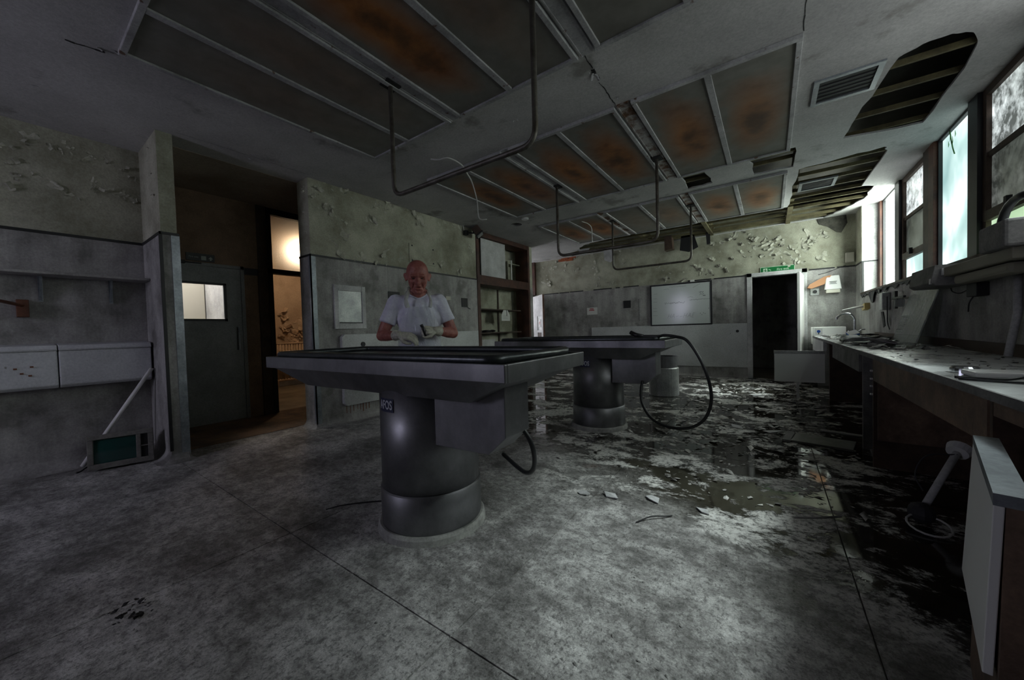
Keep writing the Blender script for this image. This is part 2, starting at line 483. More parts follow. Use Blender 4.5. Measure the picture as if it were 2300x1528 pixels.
# ceiling board with the collapsed areas cut out
def rough_poly(pts, amp, n, seed):
    rnd = random.Random(seed); out = []
    for i, p in enumerate(pts):
        q = pts[(i+1) % len(pts)]
        for k in range(n):
            t = k/n
            j = 0 if k == 0 else amp
            out.append((p[0]*(1-t)+q[0]*t + rnd.uniform(-j, j), p[1]*(1-t)+q[1]*t + rnd.uniform(-j, j)))
    return out
holes = [
 rough_poly([(.62,5.06),(.66,4.6),(.72,4.13),(.76,3.78),(.86,3.70),(.99,3.69),(1.10,3.76),(1.17,3.95),(1.2,4.4),(1.2,5.16),(1.02,5.15)], .012, 3, 1),
 rough_poly([(-.90,5.03),(-.64,5.02),(-.60,5.5),(-.9,5.54)], .02, 5, 2),
 rough_poly([(-.17,4.99),(.235,4.98),(.24,5.58),(-.15,5.54)], .02, 5, 3),
 rough_poly([(.30,5.72),(.62,5.66),(1.02,5.59),(1.07,5.75),(1.05,7.0),(1.19,7.1),(1.19,7.75),(1.05,8.1),(.99,8.3),(.80,8.66),
             (-1.2,8.68),(-3.0,8.66),(-4.15,8.62),(-4.2,8.3),(-3.72,8.1),(-3.62,7.9),(-3.4,7.66),(-3.1,7.55),(-2.3,7.43),(-1.2,7.45),(.24,7.44),(.27,6.6)], .02, 4, 4)]
holes.append([(-3.635+.10*cos(2*pi*k/24), 5.345+.10*sin(2*pi*k/24)) for k in range(24)])
def plate(outer, hs, z0, z1):
    mb = MB(); loops = [[Vector((x, y, 0)) for x, y in outer]] + [[Vector((x, y, 0)) for x, y in h] for h in hs]
    flat = [v for l in loops for v in l]
    tris = tessellate_polygon(loops)
    A = [mb.bm.verts.new((v.x, v.y, z0)) for v in flat]; B = [mb.bm.verts.new((v.x, v.y, z1)) for v in flat]
    for t in tris:
        try:
            mb.bm.faces.new([A[i] for i in t]); mb.bm.faces.new([B[i] for i in reversed(t)])
        except ValueError: pass
    k = 0
    for l in loops:
        n = len(l)
        for i in range(n):
            a, b = k+i, k+(i+1) % n
            mb.bm.faces.new((A[a], A[b], B[b], B[a]))
        k += n
    return mb
ceil = struct(plate([(-5.2,-3.3),(1.25,-3.3),(1.25,8.72),(-5.2,8.72)], holes, CEIL, CEIL+.018), 'ceiling', M['ceiling_paint'])
struct(MB().box(1.25,-3.3,CEIL,1.62,8.75,CEIL+.1), 'ceiling_reveal', M['ceiling_paint'])
struct(MB().box(-5.95,.97,CEIL-.002,-4.66,5.2,CEIL+.08), 'ceiling_passage', M['passage_ceiling'])
struct(MB().box(-7.4,6.9,CEIL-.002,-5.2,8.75,CEIL+.08), 'ceiling_corridor', M['white_paint'])
struct(MB().box(-9.3,-.5,CEIL,-5.95,6.2,CEIL+.1), 'ceiling_hall', M['hall_orange'])
struct(MB().box(-5.3,-3.4,3.42,1.7,8.9,3.5), 'roof_deck', M['void'])
struct(MB().box(1.6,-3.4,CEIL+.05,1.7,8.9,3.5).box(-5.3,8.84,CEIL+.05,1.7,8.92,3.5).box(-5.35,-3.4,CEIL+.05,-5.25,8.9,3.5).box(-5.3,-3.45,CEIL-.05,1.7,-3.38,3.5), 'roof_fascia', M['void'])
# battens and joists over the board, seen where it has come down
jo = thing('ceiling_joists', 'dark timber battens and joists bared where the ceiling fell', 'joists', (-1, 7, 2.98))
for y in (3.95,4.33,4.72,5.12,5.32,5.78,6.08,6.4,6.75,7.08,7.4,7.72,8.06,8.38,8.58):
    x0 = -4.4 if y > 7.3 else -1.1
    w = .011
    MB().box(x0,y-w,CEIL+.02,1.6,y+w,CEIL+.062).build('batten', M['batten'], jo)
for x in (-4.0,-2.22,-.98,.285):
    MB().box(x-.04,3.4,CEIL+.062,x+.04,8.7,CEIL+.2).build('joist', M['batten'], jo)
for x in (-.98,.285):
    MB().box(x-.035,7.44,CEIL-.004,x+.035,8.68,CEIL+.03).build('ceiling_rail', M['batten'], jo)

# ---- walls
def two_tone(name, boxes, lower, upper=M['wall_cream'], low=M['wall_grey']):
    mb = MB()
    for b in boxes: mb.box(*b)
    w = struct(mb, name, upper)
    for b in lower:
        struct(MB().box(*b), 'wall_cladding', low, w)
    return w
e = .005
w_rec = two_tone('wall_recess', [(-5.25,-3.3,0,XREC,.86,CEIL)], [(XREC-.01,-3.2,0,XREC+e,.86,STRIP)])
w_par = two_tone('wall_partition', [(-5.95,.86,0,XL,.97,CEIL)],
    [(-5.06,.86-e,0,XL+e,.86,STRIP), (XL-.01,.86,0,XL+e,.97,STRIP), (-5.9,.97,0,XL,.97+e,STRIP)])
w_left = two_tone('wall_left', [(-4.66,2.15,0,XL,5.12,CEIL), (-4.66,6.92,0,XL,7.05,CEIL)],
    [(XL-.01,2.15,0,XL+e,3.2,STRIP), (XL-.01,3.204,0,XL+e,5.12,STRIP), (-4.66,2.15-e,0,XL+e,2.15,STRIP), (XL-.01,6.92,0,XL+e,7.05,STRIP)])
w_back = two_tone('wall_back', [(-7.4,YB,0,-.30,YB+.15,CEIL+.3), (.49,YB,0,1.6,YB+.15,CEIL+.3), (-.30,YB,2.02,.49,YB+.15,CEIL+.3)],
    [(-5.4,YB-e,0,-3.7,YB,STRIP), (-3.697,YB-e,0,-2.1,YB,STRIP), (-2.097,YB-e,0,-.56,YB,STRIP), (-.557,YB-e,0,-.36,YB,STRIP), (.56,YB-e,0,XR,YB,STRIP)])
w_right = struct(MB().box(XR,-3.3,0,1.6,YB,1.53).box(XR,8.2,1.53,1.6,YB,CEIL).box(XR,-3.3,1.53,1.6,.9,CEIL), 'wall_right', M['wall_grey'])
struct(MB().box(XR+.012,8.196,1.53,1.47,8.2,2.045), 'wall_cladding', M['white_paint'], w_right)
struct(MB().box(XR+.002,8.194,2.06,1.47,8.2,CEIL), 'wall_cladding', M['white_paint'], w_right)
struct(MB().box(XR-.004,8.2,STRIP,XR,8.7,CEIL), 'wall_cladding', M['wall_cream'], w_right)
# wall behind the camera, with one tall window in it
nb = MB().box(-5.25,-3.4,0,1.6,-3.2,1.2).box(-5.25,-3.4,2.7,1.6,-3.2,CEIL).box(-5.25,-3.4,1.2,-4.15,-3.2,2.7).box(-3.35,-3.4,1.2,1.6,-3.2,2.7)
struct(nb, 'wall_near', M['wall_cream'])
# passage end wall with door and glazed screen
struct(MB().box(-5.95,.9,2.06,-5.85,2.27,CEIL).box(-5.95,.9,0,-5.85,1.10,2.06).box(-5.95,3.25,0,-5.85,5.2,CEIL), 'wall_passage', M['wall_brown'])
struct(MB().box(-5.95,5.1,0,-4.6,5.2,CEIL), 'wall_passage_end', M['wall_brown'])
w_hall = struct(MB().box(-9.05,2.05,0,-8.9,6.2,CEIL).box(-9.05,6.1,0,-5.85,6.2,CEIL).box(-9.05,2.0,0,-5.95,2.06,CEIL), 'wall_hall', M['hall_orange'])
struct(MB().box(-8.9,2.06,0,-8.885,6.1,.11), 'hall_skirting', M['white_paint'], w_hall)
struct(MB().box(-7.9,-.5,0,-7.8,2.0,CEIL).box(-7.9,-.5,0,-5.9,-.4,CEIL).box(-7.8,1.94,0,-5.96,1.999,CEIL), 'wall_store', M['white_paint'])
struct(MB().box(-7.35,6.95,0,-4.66,7.05,CEIL), 'wall_corridor', M['white_paint'])
struct(MB().box(-7.45,6.9,0,-7.35,8.8,1.0).box(-7.45,6.9,2.4,-7.35,8.8,CEIL).box(-7.45,6.9,1,-7.35,7.2,2.4).box(-7.45,8.4,1,-7.35,8.8,2.4), 'wall_corridor_end', M['white_paint'])
struct(MB().box(-.6,10.9,0,1.0,11,3).box(-.7,8.85,0,-.6,11,3).box(1.0,8.85,0,1.1,11,3).box(-.7,8.85,2.9,1.1,11,3), 'wall_exit_room', M['wall_grey'])

# ---- black dado strip and corner guards
tn = [0]
def trim(mb, mat=M['black_trim'], name=None):
    tn[0] += 1
    return struct(mb, name or 'trim_%d' % tn[0], mat)
s0, s1 = STRIP-.002, STRIP+.022
trim(MB().box(XREC,-3.2,s0,XREC+.012,.86,s1))
trim(MB().box(XREC,.848,s0,XL+.012,.86,s1).box(XL,.848,s0,XL+.012,.982,s1))
trim(MB().box(-4.66,2.138,s0,XL+.012,2.15,s1).box(XL,2.138,s0,XL+.012,5.12,s1))
def broken_strip(segs):
    mb = MB()
    for a, b in segs: mb.box(a, YB-.012, s0, b, YB, s1)
    trim(mb)
broken_strip([(-5.05,-4.62),(-4.58,-4.3),(-4.27,-3.9),(-3.62,-3.15),(-3.05,-2.95),(-2.86,-2.5),(-1.45,-1.0),(-.95,-.32)])
broken_strip([(.60,.95),(.98,1.23)])
trim(MB().box(XR-.012,8.19,STRIP-.002,XR,8.7,STRIP+.02))
trim(MB().box(XR,8.184,STRIP-.0,1.47,8.196,STRIP+.018))
trim(MB().box(XR-.002,8.18,1.53,XR+.022,8.196,STRIP))
trim(MB().box(XL-.008,.846,.10,XL+.010,.868,STRIP))                      # black corner strip of the partition
trim(MB().box(XL,.925,.03,XL+.011,.984,STRIP), M['alu'])                 # metal guard beside it
trim(MB().box(XL-.03,2.137,.03,XL+.012,2.15,STRIP).box(XL,2.137,.03,XL+.012,2.20,STRIP), M['alu'])
for z in [.2+.27*k for k in range(7)]:
    for y in (.955, 2.17):
        pass
# rounded screed coving along the foot of the walls
def cove(pts, r, name='baseboard_cove'):
    """pts: (x,y,nx,ny) at the wall face"""
    mb = MB(); n = 5; rings = []
    for x, y, nx, ny in pts:
        ring = [mb.bm.verts.new((x, y, 0)), ]
        for k in range(n+1):
            a = pi/2*k/n
            ring.append(mb.bm.verts.new((x+nx*r*(1-sin(a)), y+ny*r*(1-sin(a)), r*(1-cos(a))+.001)))
        rings.append(ring)
    for a, b in zip(rings, rings[1:]):
        for k in range(n+2-1): mb.bm.faces.new((a[k], a[k+1], b[k+1], b[k]))
    return struct(mb, name, M['wall_grey'], smooth=False)
cove([(XREC+e,-3.2,1,0),(XREC+e,.855,1,0)], .13, 'baseboard_recess')
cove([(-5.06,.855,0,-1),(XL+e,.855,.0,-1),(XL+e,.855,.7,-.7),(XL+e,.86,1,0),(XL+e,.97,1,0),(XL+e,.972,.6,.6)], .10, 'baseboard_partition')
cove([(-4.66,2.145,0,-1),(XL+e,2.145,0,-1),(XL+e,2.145,.7,-.7),(XL+e,2.15,1,0),(XL+e,5.12,1,0)], .08, 'baseboard_left')
cove([(-5.4,YB-e,0,-1),(-.37,YB-e,0,-1)], .06, 'baseboard_back')

# ---- exit doorway: frame and open leaf
d1 = MB().box(-.375,YB-.03,0,-.29,YB+.16,2.09).box(-.375,YB-.03,2.015,.565,YB+.16,2.09).box(.485,YB-.03,0,.565,YB+.16,2.09)
struct(d1, 'door_frame_exit', M['white_paint'], bevel=.004)
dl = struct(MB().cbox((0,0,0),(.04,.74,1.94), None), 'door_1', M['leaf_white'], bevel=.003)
def place_leaf(o, hinge, free, z0):
    h, f = Vector(hinge), Vector(free); m = (h+f)/2
    o.location = (m.x, m.y, z0); o.rotation_euler = (0, 0, math.atan2(f.y-h.y, f.x-h.x) - pi/2)
place_leaf(dl, (.50,8.66), (.40,7.93), .02)
ORG[dl.name] = Vector((0,0,-.97))
struct(MB().box(.02,-.02,-.42,.045,.05,-.02).box(.02,.26,-.02,.024,.33,.33), 'door_plate', M['white_plastic'], dl)
struct(MB().tube(arc((.02,.25,-.10),(.075,.27,.05),(.02,.25,.2)), .009, 8), 'door_handle', M['black'], dl)
struct(MB().box(.018,-.3,-.09,.05,.18,-.06), 'push_bar', M['black'], dl)

# ---- passage door with a vision pane
d2 = struct(MB().box(-5.90,1.10,.01,-5.86,1.24,2.03).box(-5.90,1.24,.01,-5.86,1.73,1.355).box(-5.90,1.24,1.80,-5.86,1.73,2.03).box(-5.90,1.73,.01,-5.86,1.92,2.03), 'door_2', M['door_grey'])
struct(MB().box(-5.885,1.24,1.355,-5.875,1.73,1.80), 'vision_pane', M['clear_glass'], d2)
struct(MB().box(-5.862,1.22,1.33,-5.852,1.245,1.825).box(-5.862,1.725,1.33,-5.852,1.755,1.825).box(-5.862,1.22,1.33,-5.852,1.755,1.358).box(-5.862,1.22,1.80,-5.852,1.755,1.825), 'vision_bead', M['black_trim'], d2)
struct(MB().tube([(-5.86,1.86,.95),(-5.82,1.86,.955),(-5.815,1.86,.98),(-5.815,1.86,1.22),(-5.82,1.86,1.245),(-5.86,1.86,1.25)], .011, 8), 'door_handle', M['alu'], d2)
struct(MB().box(-5.86,1.12,2.035,-5.80,1.34,2.075).box(-5.84,1.3,2.05,-5.81,1.5,2.062), 'door_closer', M['black'], d2)
struct(MB().box(-5.93,1.92,0,-5.845,1.96,2.07).box(-5.93,1.06,2.03,-5.845,1.96,2.07), 'door_frame_passage', M['door_grey'])
struct(MB().box(-5.93,1.96,0,-5.87,2.13,2.0), 'wall_panel_rust', M['wall_brown'])
struct(MB().box(-5.93,1.96,1.97,-5.86,2.14,2.06), 'trim_panel', M['black_trim'])
struct(MB().box(-5.93,2.13,0,-5.84,2.25,CEIL), 'trim_post', M['wood_dark'])
# glazed screen: black frame, fanlight of frosted glass, open below
g1 = struct(MB().box(-5.94,2.25,0,-5.83,2.31,CEIL-.01).box(-5.94,2.25,2.86,-5.83,3.25,CEIL-.01).box(-5.94,2.25,2.02,-5.83,3.25,2.085).box(-5.94,3.2,0,-5.83,3.25,CEIL-.01), 'window_1', M['black_trim'])
struct(MB().box(-5.89,2.31,2.085,-5.88,3.2,2.86), 'window_pane', M['frosted_glass'], g1)

# ---- the long window wall
def frame_box(y0, y1, z0, z1, w=.045, d0=XW-.03, d1=XW+.05):
    return MB().box(d0,y0,z0,d1,y0+w,z1).box(d0,y1-w,z0,d1,y1,z1).box(d0,y0+w,z0,d1,y1-w,z0+w).box(d0,y0+w,z1-w,d1,y1-w,z1)
wn = [1]
def window(mb, mat):
    wn[0] += 1
    return struct(mb, 'window_%d' % wn[0], mat)
SILL = 1.53
struct(MB().box(XR-.02,1,SILL-.01,1.6,8.2,SILL+.018), 'window_sill', M['wood_dark'])
def post(y0, y1, mat):
    window_post = struct(MB().box(XW-.06,y0,SILL,XW+.08,y1,CEIL), 'trim_mullion', mat)
def fixed_pane(y0, y1, pm):
    w = window(frame_box(y0, y1, SILL+.02, CEIL, .025), M['black_trim'])
    struct(MB().box(XW,y0+.02,SILL+.03,XW+.008,y1-.02,CEIL-.02), 'window_pane', M[pm], w)
    return w
def offscreen(w, name):
    w.name = name + '_offscreen'
    for c in w.children:
        if c.name.startswith('window_pane'): c.name = name + '_pane_offscreen'
def casement(y0, y1, zt, zm, pms):
    """opening window: upper pane, filthy middle pane, lower pane under a transom"""
    w = window(frame_box(y0, y1, SILL+.02, CEIL, .06), M['wood_dark'])
    struct(MB().box(XW-.04,y0+.05,zt-.04,XW+.05,y1-.05,zt+.04), 'transom', M['wood_dark'], w)
    struct(MB().box(XW-.02,y0+.05,zm-.02,XW+.05,y1-.05,zm+.02), 'glazing_bar', M['wood_dark'], w)
    for (a, b), pm in zip(((zt+.04, zm-.02), (zm+.02, CEIL-.055), (SILL+.07, zt-.04)), (pms[1], pms[0], pms[2])):
        struct(MB().box(XW,y0+.055,a,XW+.008,y1-.055,b), 'window_pane', M[pm], w)
    struct(MB().box(XW-.07,(y0+y1)/2-.02,zt-.015,XW-.04,(y0+y1)/2+.02,zt+.06), 'window_stay', M['black'], w)
    return w
post(8.07, 8.2, M['wood_post'])
fixed_pane(7.25, 8.07, 'pane_white')
post(7.05, 7.25, M['black_trim'])
casement(6.10, 7.05, 1.92, 2.42, ('pane_dirty', 'pane_filthy', 'pane_teal'))
post(5.93, 6.10, M['wood_dark']); post(5.78, 5.93, M['wood_post'])
fixed_pane(4.96, 5.78, 'pane_teal')
post(4.78, 4.96, M['black_trim'])
casement(3.83, 4.78, 1.92, 2.42, ('pane_dirty', 'pane_filthy', 'pane_green'))
post(3.55, 3.83, M['wood_dark'])
offscreen(fixed_pane(2.73, 3.55, 'pane_creeper'), 'window_right')
post(2.55, 2.73, M['wood_dark'])
offscreen(casement(1.60, 2.55, 1.92, 2.42, ('pane_creeper', 'pane_creeper', 'pane_creeper')), 'window_right_casement')
post(1.32, 1.60, M['wood_dark'])
offscreen(fixed_pane(.9, 1.32, 'pane_green'), 'window_right_narrow')
# window behind the camera, then an unseen one added to light the corridor door
for a, b in ((-4.15,-3.35),):
    m = (a+b)/2
    w = window(MB().box(a,-3.33,1.2,a+.05,-3.25,2.7).box(b-.05,-3.33,1.2,b,-3.25,2.7).box(a,-3.33,1.2,b,-3.25,1.25).box(a,-3.33,2.65,b,-3.25,2.7), M['wood_dark'])
    struct(MB().box(a+.04,-3.3,1.24,b-.04,-3.29,2.66), 'window_pane', M['pane_back'], w)
    offscreen(w, 'window_back')
w = window(MB().box(-7.42,7.2,1,-7.36,8.4,1.05).box(-7.42,7.2,2.35,-7.36,8.4,2.4).box(-7.42,7.2,1,-7.36,7.25,2.4).box(-7.42,8.35,1,-7.36,8.4,2.4), M['white_paint'])
struct(MB().box(-7.40,7.24,1.04,-7.39,8.36,2.36), 'window_pane', M['pane_corridor_added'], w)
offscreen(w, 'window_corridor_added')

# ---- white wall-guard panels
def guard(mb, label):
    return mb.build('wall_guard', M['panel_white'], None, bevel=.006, label=label, cat='wall panel')
gp = guard(MB().box(-3.69,YB-.03,.21,-.375,YB-.004,1.11), 'white speckled guard panel on the wall below the whiteboard')
MB().lathe([(.028,0),(.028,.012)], 14).build('drain_plug', M['ink'], gp).location = Vector((1.49,-.02,.74))
gp.children[0].rotation_euler = (pi/2, 0, 0)
g2 = MB()
g2.prism([(2.46,.24),(2.50,.205),(5.06,.205),(5.06,1.11),(2.50,1.11),(2.46,1.075)], 'x', XL+.004, XL+.06)
gp2 = guard(g2, 'white wall guard panel with a rounded end low on the left wall')
MB().lathe([(.03,0),(.03,.012)], 14).build('drain_plug', M['ink'], gp2).location = Vector((.03,-1.02,.77))
gp2.children[0].rotation_euler = (0, pi/2, 0)

# ================================================================== TEXT HELPER
def text_mesh(body, size, bold=0.0):
    cu = bpy.data.curves.new('lettering', 'FONT'); cu.body = body; cu.size = size; cu.offset = bold
    cu.align_x = 'CENTER'; cu.align_y = 'CENTER'; cu.resolution_u = 3; cu.extrude = .0006
    o = bpy.data.objects.new('lettering', cu); COL.objects.link(o)
    me = bpy.data.meshes.new_from_object(o.evaluated_get(bpy.context.evaluated_depsgraph_get()))
    bpy.data.objects.remove(o); bpy.data.curves.remove(cu)
    return me
def lettering(body, size, mat, parent, fn, bold=0.0, sx=1.0, name='lettering'):
    """fn maps (u right, v up, w out) to parent-frame coordinates"""
    me = text_mesh(body, size, bold)
    for v in me.vertices: v.co = Vector(fn(v.co.x*sx, v.co.y, v.co.z+.001)) - ORG[parent.name]
    me.materials.clear(); me.materials.append(mat); me.name = name
    o = bpy.data.objects.new(name, me); COL.objects.link(o); o.parent = parent
    return o

# ================================================================== CEILING LIGHTS
def make_light():
    r = thing('ceiling_light', 'rust stained twin-panel ceiling light', 'ceiling light', (0,0,0), local=True)
    w, l = .555, .93
    fw = .035
    MB().box(-w,-l,-.028,w,-l+fw,0).box(-w,l-fw,-.028,w,l,0).box(-w,-l+fw,-.028,-w+fw,l-fw,0).box(w-fw,-l+fw,-.028,w,l-fw,0).build('frame', M['lamp_frame'], r, bevel=.003)
    MB().box(-.024,-l+fw,-.026,.024,l-fw,-.004).build('centre_bar', M['lamp_frame'], r, bevel=.003)
    for s in (-1, 1):
        a, b = (-w+fw, -.024) if s < 0 else (.024, w-fw)
        MB().box(a,-l+fw,-.014,b,l-fw,-.006).build('diffuser', M['diffuser'], r)
    return r
proto = make_light()
rows = [(1.435, .93, 'above the person'), (4.02, .93, 'above the hose table'), (6.52, .93, 'by the bare battens')]
cols = [(-2.82, 'in the left column'), (-1.61, 'in the middle column'), (-.365, 'in the window-side column')]
stains = {(0,0):(.12,.22),(0,1):(1.0,.25),(0,2):(.05,.0),(1,0):(.95,.95),(1,1):(1.0,.95),(1,2):(.85,.7),(2,0):(.95,1.0),(2,1):(.15,.35),(2,2):(.7,.75)}
first = True
for i, (y, l, rt) in enumerate(rows):
    for j, (x, ct) in enumerate(cols):
        o = proto if first else copy_tree(proto); first = False
        o.location = (x, y, CEIL)
        if i == 2: o.scale = (1, .915, 1)
        if i == 1: o.scale = (1, 1.03, 1)
        ds = [c for c in o.children if c.name.startswith('diffuser')]
        ds.sort(key=lambda c: c.location.x)
        for c, s in zip(ds, stains[(i, j)]): c['stain'] = float(s)
        look = {(0,0):'dull olive', (0,1):'half rust blotched, half olive', (0,2):'dark plain'}.get((i,j), 'rust stained' if stains[(i,j)][0] > .4 else 'dark murky')
        o['label'] = '%s twin-panel ceiling light %s, %s' % (look, ct, rt)
        o['group'] = 'twin-panel ceiling lights'
# flat channels between the light columns
for k, x in enumerate((-2.215, -.985)):
    for (a, b) in ((.5,2.37),(3.06,4.98),(5.67,7.38)):
        s_ = struct(MB().box(x-.052,a,CEIL-.010,x+.052,b,CEIL).box(x-.05,a,CEIL-.016,x-.04,b,CEIL-.01).box(x+.04,a,CEIL-.016,x+.05,b,CEIL-.01), 'ceiling_channel', M['lamp_rusty'] if (k == 1 and a > 1) or a > 5 else M['lamp_frame'], ceil)

# ================================================================== HANGING RAILS
def make_rail():
    r = thing('hanging_rail', 'u-shaped steel rail', 'hanging rail', (0,0,0), local=True)
    h, hw, c = .86, .62, .10
    pts = [(-hw,0,0),(-hw,0,-h+c)] + arc((-hw,0,-h+c),(-hw,0,-h),(-hw+c,0,-h),5)[1:] + arc((hw-c,0,-h),(hw,0,-h),(hw,0,-h+c),5) + [(hw,0,0)]
    MB().tube(pts, .0165, 12).build('pipe', M['rust_pipe'], r, smooth=True)
    for s in (-1, 1):
        MB().box(s*hw-.05,-.06,-.022,s*hw+.05,.06,-.008).build('ceiling_plate', M['black'], r)
    return r
rail = make_rail()
for k, (x, y, z, sz, lab) in enumerate(((-1.665,1.75,CEIL,.97,'u-shaped steel pipe rail hanging over the table with the person behind'),
                          (-1.625,4.26,CEIL,1.06,'u-shaped steel pipe rail hanging over the table with the looping hose'),
                          (-1.606,6.25,CEIL,1.0,'u-shaped steel pipe rail hanging in front of the whiteboard wall'))):
    o = rail if k == 0 else copy_tree(rail)
    o.location = (x, y, z); o.scale = (1, 1, sz); o['label'] = lab; o['group'] = 'hanging rails'

# ================================================================== POST-MORTEM TABLES
def make_table():
    r = thing('mortuary_table', 'steel mortuary table', 'mortuary table', (0,0,0), local=True)
    L, Wd, zt, zr = .99, .395, .968, .893
    # rim: folded steel skirt, open in the middle
    rb = MB()
    for (a,b,c,d) in ((-L,-Wd,L,-Wd+.02),(-L,Wd-.02,L,Wd),(-L,-Wd+.02,-L+.02,Wd-.02),(L-.02,-Wd+.02,L,Wd-.02)):
        rb.box(a,b,zr,c,d,zt)
    rb.box(-L+.02,-Wd+.02,zr,L-.02,Wd-.02,zr+.012)
    rim = rb.build('rim', M['steel'], r, bevel=.004)
    for (a,b,c,d) in ((-L+.02,-Wd+.02,L-.02,-Wd+.06),(-L+.02,Wd-.06,L-.02,Wd-.02),(-L+.02,-Wd+.06,-L+.05,Wd-.06),(L-.06,-Wd+.06,L-.02,Wd-.06)):
        pass
    MB().box(-L+.02,-Wd+.02,zt-.03,L-.02,Wd-.02,zt-.012).build('trough_floor', M['steel_tray'], r)
    # dark tray with a thick rolled edge lying in the rim
    tx, ty, tr = L-.075, Wd-.045, .022
    c_ = .05
    path = []
    for (sx, sy) in ((1,1),(-1,1),(-1,-1),(1,-1)):
        cx, cy = sx*(tx-c_), sy*(ty-c_)
        a0 = {(1,1):0,(-1,1):90,(-1,-1):180,(1,-1):270}[(sx,sy)]
        for k in range(5):
            a = radians(a0+k*22.5); path.append((cx+c_*cos(a), cy+c_*sin(a), zt+.012))
    MB().tube(path, tr, 12, closed=True).build('tray_edge', M['steel_tray'], r, smooth=True)
    MB().box(-tx,-ty,zt-.012,tx,ty,zt-.002).build('tray', M['steel_tray'], r)
    # hopper under the rim
    bx0, bx1, by, zb = -.66, .72, .29, .778
    MB().hexa([(bx0,-by,zb),(bx1,-by,zb),(bx1,by,zb),(bx0,by,zb)], [(-L+.045,-Wd+.03,zr),(L-.03,-Wd+.03,zr),(L-.03,Wd-.03,zr),(-L+.045,Wd-.03,zr)]).build('hopper', M['steel'], r)
    # column in two sleeves on a concrete ring
    cx, cy = .19, -.03
    MB().lathe([(.274,.25),(.278,.252),(.276,.80)], 48, (cx,cy,0)).build('column', M['steel'], r, smooth=False)
    MB().lathe([(.284,.045),(.286,.05),(.286,.243),(.279,.25),(.274,.25)], 48, (cx,cy,0)).build('column_foot', M['steel'], r)
    MB().lathe([(.31,0),(.306,.03),(.296,.045),(.2,.045)], 48, (cx,cy,0)).build('plinth_ring', M['concrete_ring'], r)
    # control housing on the right of the column
    yb0, yb1 = -.215, -.01
    MB().prism([(.42,.52),(.765,.52) if False else (.76,.525),(.86,.615),(.86,.895),(.42,.895)], 'y', yb0, yb1).build('control_housing', M['steel'], r, bevel=.004)
    # maker's badge, curved on the column
    b = MB(); A0, A1 = radians(-110), radians(-85)
    b.grid(lambda u, v: (cx+.2795*cos(A0+(A1-A0)*u), cy+.2795*sin(A0+(A1-A0)*u), .685+.072*v), 8, 1)
    bd = b.build('badge', M['badge_blue'], r)
    def on_col(u, v, w):
        a = (A0+A1)/2 + u/.281
        return (cx+(.2805+w)*cos(a), cy+(.2805+w)*sin(a), .721+v)
    lettering('AFOS', .066, M['badge_white'], bd, on_col, .0014, .70)
    for o in r.children:
        if o.name.startswith('column'):
            for p in o.data.polygons: p.use_smooth = abs(p.normal.z) < .5
    return r
t1 = make_table()
t1.location = (-1.835, 1.475, 0); t1.rotation_euler = (0, 0, .036)
t1['label'] = 'steel mortuary table on a round column, a person standing behind it'
t1['group'] = 'mortuary tables'
t2 = copy_tree(t1)
t2.location = (-1.775, 3.91, 0); t2.rotation_euler = (0, 0, 0)
t2['label'] = 'steel mortuary table with a black hose looping off its end'
def W_(root, p):
    a = root.rotation_euler.z
    return Vector((root.location.x + p[0]*cos(a)-p[1]*sin(a), root.location.y + p[0]*sin(a)+p[1]*cos(a), p[2]))
# hoses
h1 = [W_(t1, p) for p in ((.83,-.05,.64),(.875,-.03,.56),(.885,-.01,.48),(.86,.02,.40),(.79,.07,.35),(.69,.13,.345),(.55,.20,.37))]
MB().tube(spline(h1), .012, 10).build('rubber_hose', M['rubber'], None, smooth=True, label='short black rubber hose under the control housing of the table before the person', cat='hose')
h2 = [(-.86,3.58,1.0),(-.80,3.56,1.012),(-.70,3.54,1.0),(-.60,3.5,.965),(-.50,3.47,.82),(-.43,3.45,.64),(-.41,3.45,.46),(-.46,3.45,.30),(-.58,3.47,.20),(-.76,3.5,.175),(-.92,3.55,.22),(-1.02,3.6,.34),(-1.045,3.64,.46),(-1.04,3.68,.56)]
h2 = [(-1.02,3.60,1.006),(-.93,3.585,1.004)] + h2
hz = thing('looping_hose', 'long black rubber hose looping from a table top down to the wet floor', 'hose', (-.7,3.5,0))
MB().tube(spline(h2), .0135, 10).build('hose', M['rubber'], hz, smooth=True)
MB().tube([(-1.13,3.62,1.045),(-1.08,3.61,1.02),(-1.0,3.597,1.006)], [.02,.022,.017], 10).build('spray_head', M['rubber'], hz, smooth=True)

# ================================================================== BIN
bn = thing('metal_bin', 'grey metal cylinder bin with a paler collar behind the hose table', 'bin', (-1.40,6.13,0))
MB().lathe([(.22,0),(.225,.01),(.225,.43),(.215,.445),(.0,.445)], 32, (-1.40,6.13,0)).build('drum', M['bin_metal'], bn, smooth=False)
MB().lathe([(.208,.445),(.208,.62),(.196,.62),(.196,.45)], 32, (-1.40,6.13,0)).build('collar', M['steel'], bn)

